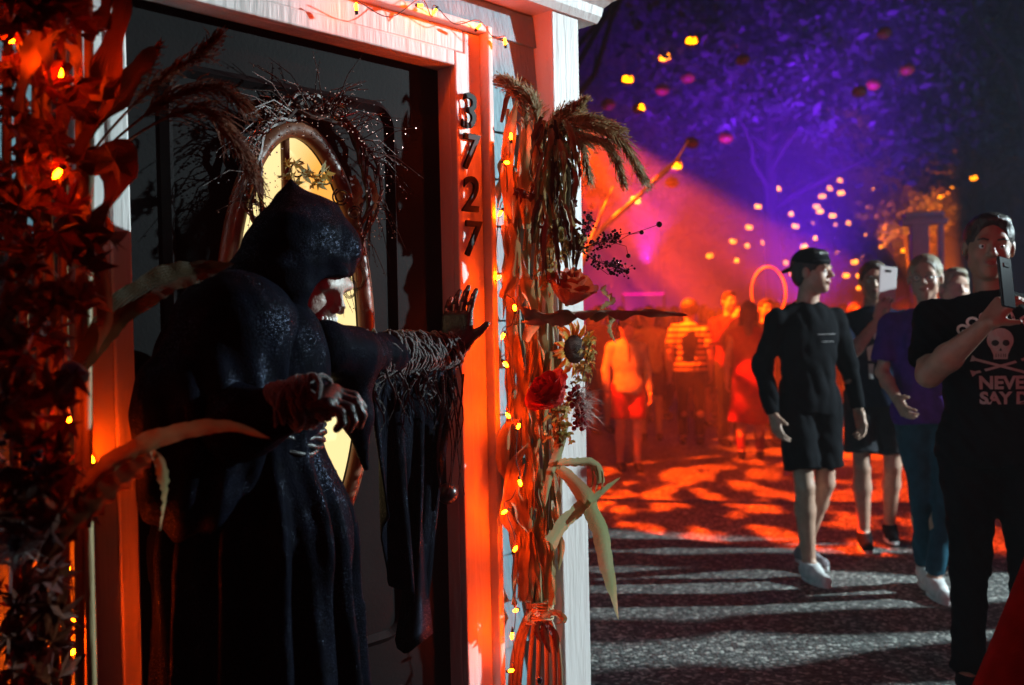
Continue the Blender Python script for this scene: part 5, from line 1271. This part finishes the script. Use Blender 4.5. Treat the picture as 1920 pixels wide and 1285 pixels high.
# ---- wreath of twigs and glitter picks on the door, behind the figure
wr = thing('twig_wreath', 'twiggy glittered wreath with curls and ribbon hanging on the door glass', 'wreath'); r_ = random.Random(21)
wc = D(OC[0]+.03, OC[1]+.37, .05); M_glit = mat('glitter_twig', (.16, .06, .04), .15, (.04, .02, .02), 60, metal=.7)
def WD(x, z, o=.05): return D(OC[0]+.03+x, OC[1]+.37+z, o)
for k in range(5):
    b = MB(); pts = []
    for a in np.linspace(0, 2*math.pi, 46): rr = .17+.018*math.sin(a*3+k*1.3)+.010*math.sin(a*7+k); pts.append(WD(rr*math.cos(a), rr*math.sin(a)*1.05, .035+.010*math.sin(a*5+k*2)))
    b.tube(pts, .005, 5, cap=False); b.obj('hoop_twig', M_twig, wr)
for k in range(150):
    a = r_.uniform(0, 6.28); p = WD(.17*math.cos(a), .17*math.sin(a), .05); da = a-(.9 if math.cos(a) > 0 else -.9)+r_.gauss(0, .45); L = r_.uniform(.05, .16)
    e = WD(.17*math.cos(a)+L*math.cos(da), .17*math.sin(a)+L*math.sin(da), .05+r_.uniform(-.02, .06)); mdl = (p+e)/2+V((0, 0, .02)); b = MB(); b.tube([p, mdl, e], [.0016, .0012, .0005], 4)
    for q in range(4): b.blob(p.lerp(e, .3+.2*q)+V((r_.gauss(0, .002),)*3), .0018, 5, 3)
    b.obj('twig', M_glit if k % 2 else M_twig, wr)
b = MB()
for k in range(420): a = r_.uniform(0, 6.28); rr = .17+r_.gauss(0, .03); b.blob(WD(rr*math.cos(a), rr*math.sin(a), .05+r_.uniform(0, .05)), r_.uniform(.001, .0024), 5, 3)
b.obj('glitter_beads', mat('glitter_bead', (.6, .35, .3), .1, metal=.9), wr, kind='stuff')
def curl(px, py, r0, turns, Y, ph=0):
    b = MB(); c = A(px, py, Y); b.tube([c+V((r0*(1-.6*t)*math.cos(ph+t*turns*6.28), -.01*t, r0*(1-.6*t)*math.sin(ph+t*turns*6.28))) for t in np.linspace(0, 1, 40)], .0022, 5); b.obj('curl', M_glit, wr, smooth=True)
for c in ((636, 213, .021, 2.2, 2.24, 0), (497, 240, .018, 1.5, 2.12, 1), (640, 620-250, .02, 1.8, 2.2, 2), (665, 400, .016, 1.6, 2.2, 0), (610, 330, .022, 1.3, 2.2, 3), (560, 320, .02, 1.2, 2.18, 1)): curl(*c)
for pts, w_ in (([(660, 330), (672, 370), (668, 420), (680, 470)], .030), ([(650, 380), (665, 420), (660, 470), (672, 520)], .022), ([(690, 330), (705, 370), (700, 410)], .018)):
    leaf('ribbon', [A(x, y, 2.22) for x, y in pts], w_, M_rust, wr, fold=.3, wave=.3, twist=60)
for k in range(12): put_leaf(wr, A(r_.uniform(520, 620), r_.uniform(300, 350), 2.15), r_.uniform(.02, .035), M_green if k % 2 else M_gold, r_)
for (x, y) in ((720, 520), (690, 530)):
    pass
# mesh ribbon loops by the hood brim
for c in ((668, 520, .020), (655, 540, .016)):
    b = MB(); p = A(c[0], c[1], 2.26)
    for k in range(3): b.tube([p+V((c[2]*math.cos(a)*(1-.15*k), .004*k, c[2]*1.5*math.sin(a)*(1-.1*k))) for a in np.linspace(0, 6.28, 25)], .0009, 4, cap=False)
    b.obj('wire_loop', M_glit, wr)

# ---- left garland: mass of autumn leaves, stalks and flowers close to the camera
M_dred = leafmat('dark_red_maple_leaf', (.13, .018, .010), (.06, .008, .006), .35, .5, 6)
gd = thing('leaf_garland', 'thick garland of dark red maple leaves hanging left of the door', 'garland'); r_ = random.Random(33)
def gy(y): return 1.46+.10*math.sin(y*.006)
for k in range(290):
    y = r_.uniform(-60, 1330); x = r_.gauss(70, 52); x = min(x, 165 if y < 560 else (150 if y < 950 else 110)); 
    if 880 < y and x > 105 and r_.random() < .7: x -= 60
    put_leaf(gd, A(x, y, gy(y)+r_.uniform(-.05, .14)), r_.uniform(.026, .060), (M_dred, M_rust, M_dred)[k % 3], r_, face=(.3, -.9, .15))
for x, y, s1 in ((165, 430, .075), (205, 450, .06), (150, 540, .06), (130, 400, .07), (60, 470, .06), (215, 300, .06), (190, 190, .06)):
    put_leaf(gd, A(x, y, 1.52), s1, M_rust, r_, face=(.3, -.9, .1))
for k in range(7):
    x0 = 20+k*24; b = MB(); P = interp([A(x0, -80, 1.66), A(x0+r_.uniform(-10, 10), 300, 1.64), A(x0+r_.uniform(-10, 10), 800, 1.62), A(x0+10, 1400, 1.60)], 6); b.tube(P, .008, 7); b.obj('stalk', M_stalk, gd, smooth=True)
for pts, w_, m in [([(40, 210, 1.5), (60, 120, 1.5), (75, 60, 1.5), (100, 20, 1.52)], .035, M_husk), ([(100, 160, 1.5), (92, 110, 1.48), (100, 70, 1.48), (125, 55, 1.5)], .025, M_husk), ([(150, 150, 1.5), (138, 100, 1.48), (120, 80, 1.48)], .022, M_husk),
                   ([(170, 260, 1.6), (215, 200, 1.62), (262, 130, 1.64), (290, 88, 1.66)], .05, M_rust), ([(150, 300, 1.58), (200, 180, 1.6), (225, 60, 1.6), (240, -40, 1.6)], .055, M_rust), ([(170, 80, 1.6), (200, 40, 1.62), (215, -30, 1.62)], .06, M_rust),
                   ([(170, 330, 1.6), (200, 300, 1.62), (225, 330, 1.62), (190, 420, 1.62)], .075, M_dred), ([(160, 420, 1.58), (190, 500, 1.58), (200, 600, 1.58), (182, 665, 1.58)], .032, M_rust)]:
    leaf('husk_leaf', [A(*p) for p in pts], w_, m, gd, fold=.5, wave=.25, wfreq=2, twist=r_.uniform(-40, 40))
single('corn_leaf', 'broad dark corn leaf arching from the garland to behind the hood', 'corn leaf', [(150, 690, 1.6), (215, 600, 1.62), (290, 540, 1.66), (370, 510, 1.7), (440, 495, 1.72)], lambda t: .060*math.sin(math.pi*min(1, .15+.85*t))**.8, M_olive, fold=.6, wave=.06, twist=20, tw0=35, n=9)
single('corn_leaf', 'reddish corn leaf crossing in front of the robe with a pale tip', 'corn leaf', [(150, 925, 1.46), (200, 875, 1.48), (270, 835, 1.5), (350, 808, 1.5), (430, 800, 1.5), (506, 822, 1.5)], lambda t: .034*math.sin(math.pi*min(1, .2+.8*t))**.7, M_husk, fold=.5, wave=.10, twist=20, tw0=30, n=9)
single('corn_leaf', 'torn tip of a corn leaf hanging straight down before the black robe', 'corn leaf', [(285, 846, 1.5), (305, 880, 1.5), (312, 930, 1.5), (300, 996, 1.5)], lambda t: .020*math.sin(math.pi*min(1, .1+.9*t))**.8+.001, M_green, fold=.5, wave=.15, twist=60, n=8)
single('corn_leaf', 'wide red-lit corn leaf sloping down to the left garland', 'corn leaf', [(90, 1045, 1.45), (140, 985, 1.47), (200, 930, 1.49), (262, 880, 1.5), (300, 850, 1.5)], lambda t: .062*math.sin(math.pi*min(1, .15+.85*t))**.8, M_rust, fold=.5, wave=.16, tw0=10, n=9)
# small pale gourds in the garland
def gourd(label, px, py, Y, r0, m, tilt):
    t = thing('gourd', label, 'gourd', A(px, py, Y), (R(tilt), R(25), 0)); b = MB(); nu, nv = 24, 14
    for v_ in range(nv+1):
        for u_ in range(nu): ph = math.pi*v_/nv; a = 2*math.pi*u_/nu; q = math.sin(ph)*(1+.09*abs(math.cos(a*4)))*r0; b.v.append((q*math.cos(a), q*math.sin(a), r0*.75*math.cos(ph)-r0*.18*math.exp(-(ph/.4)**2)))
    b.f = [(v_*nu+u_, (v_+1)*nu+u_, (v_+1)*nu+(u_+1) % nu, v_*nu+(u_+1) % nu) for v_ in range(nv) for u_ in range(nu)]; b.obj('rind', m, t, smooth=True)
    b = MB(); b.tube([(0, 0, r0*.55), (.1*r0, 0, r0*.85), (.3*r0, 0, r0*1.1)], [r0*.16, r0*.1, r0*.09], 7); b.obj('stem', M_stalk, t, smooth=True)
M_cream = mat('cream_gourd_rind', (.62, .56, .42), .3, (.5, .42, .28), 9)
gourd('cream gourd in the left garland above its smaller twin', 140, 700, 1.42, .020, M_cream, -30); gourd('smaller cream gourd lowest in the left garland', 120, 738, 1.41, .015, M_cream, 20)
berries('glossy dark berry cluster in the left garland beside the red bulb', [[(20, 830, 1.42), (45, 850, 1.41), (70, 870, 1.42)]], M_berry, .004, 17, 4)
tn = thing('thistle', 'silvery bristled thistle low in the left garland', 'flower', A(30, 1022, 1.40)); b = MB()
for k in range(150):
    d = V((r_.gauss(.1, .5), r_.gauss(-.2, .4), r_.gauss(-.2, .9))).normalized(); L = r_.uniform(.02, .042); b.tube([d*.006, d*L], [.0006, .0003], 3)
b.obj('bristles', mat('silver_bristle', (.5, .45, .42), .35), tn); b = MB(); b.blob((0, 0, 0), .012, 10, 6); b.obj('head', M_twig, tn, smooth=True)

# ---- string lights
def wallY(px, out):
    k = (px-960)/FPX; s1 = (k*2.64+.15)/(.678-.735*k); return 2.64+.735*s1-out/.678
def string(label, pts, Yf, extra=()):
    t = thing('string_light', label, 'string lights'); P = [A(x, y, Yf(x, y)) for x, y in pts]
    wire = MB(); W_ = []
    for i, p in enumerate(P):
        W_.append(p+V((0, .006, .018)))
        if i < len(P)-1: W_.append((p+P[i+1])/2+V((.01*math.sin(i*2.1), .012, -.012-.01*math.cos(i))))
    wire.tube(interp(W_, 5), .0013, 4); wire.obj('wire', M_cord, t)
    for i, p in enumerate(P):
        d = V((math.sin(i*2.4)*.6, -.4, math.cos(i*1.7))).normalized(); b = MB(); b.tube([p-d*.006, p-d*.001, p+d*.005, p+d*.010], [.0034, .0042, .0040, .0012], 8); o = b.obj('bulb', M_bulb, t, smooth=True)
        b = MB(); b.tube([p-d*.006, p-d*.016], .0040, 7); b.obj('socket', M_sock, t)
string('orange string lights running down through the corn stalk bundle', [(958, 257), (950, 305), (938, 400), (934, 521), (965, 578), (943, 630), (948, 683), (953, 780), (972, 800), (975, 905), (946, 960), (966, 1030), (967, 1145), (960, 1192), (958, 1258)], lambda x, y: 2.63 if x > 940 else wallY(x, .050))
string('orange string lights along the wall above the door', [(668, 14), (788, 10), (815, 22), (898, 50), (947, 79)], lambda x, y: wallY(x, .055))
string('orange string lights tangled in the left garland', [(112, 136), (20, 75), (108, 325), (126, 790), (172, 862)], lambda x, y: 1.53 if y < 800 else wallY(x, .045))
string('orange string lights low beside the left garland', [(128, 1065), (137, 1166), (150, 1186), (137, 1223), (112, 1212), (150, 1330)], lambda x, y: wallY(x, .05))
# ============================================================ haze
hz = MB(); hz.box((-45, -8, -1), (45, 62, 26))
M_haze = bpy.data.materials.new('haze'); M_haze.use_nodes = True
n = M_haze.node_tree.nodes; l = M_haze.node_tree.links; n.remove(n['Principled BSDF'])
pv = n.new('ShaderNodeVolumePrincipled'); pv.inputs['Color'].default_value = (.9, .9, .92, 1); pv.inputs['Density'].default_value = HAZE
pv.inputs['Anisotropy'].default_value = .25
l.new(pv.outputs[0], n['Material Output'].inputs['Volume'])
hz.obj('haze', M_haze, kind='stuff')
# stage smoke rolling over the far half of the street
sm = MB(); sm.box((-7, 7.3, .03), (19, 36, 9.5))
M_smoke = bpy.data.materials.new('smoke'); M_smoke.use_nodes = True
n = M_smoke.node_tree.nodes; l = M_smoke.node_tree.links; n.remove(n['Principled BSDF'])
pv = n.new('ShaderNodeVolumePrincipled'); pv.inputs['Color'].default_value = (.9, .9, .92, 1); pv.inputs['Density'].default_value = SMOKE
pv.inputs['Anisotropy'].default_value = .2
l.new(pv.outputs[0], n['Material Output'].inputs['Volume'])
sm.obj('smoke', M_smoke, kind='stuff')
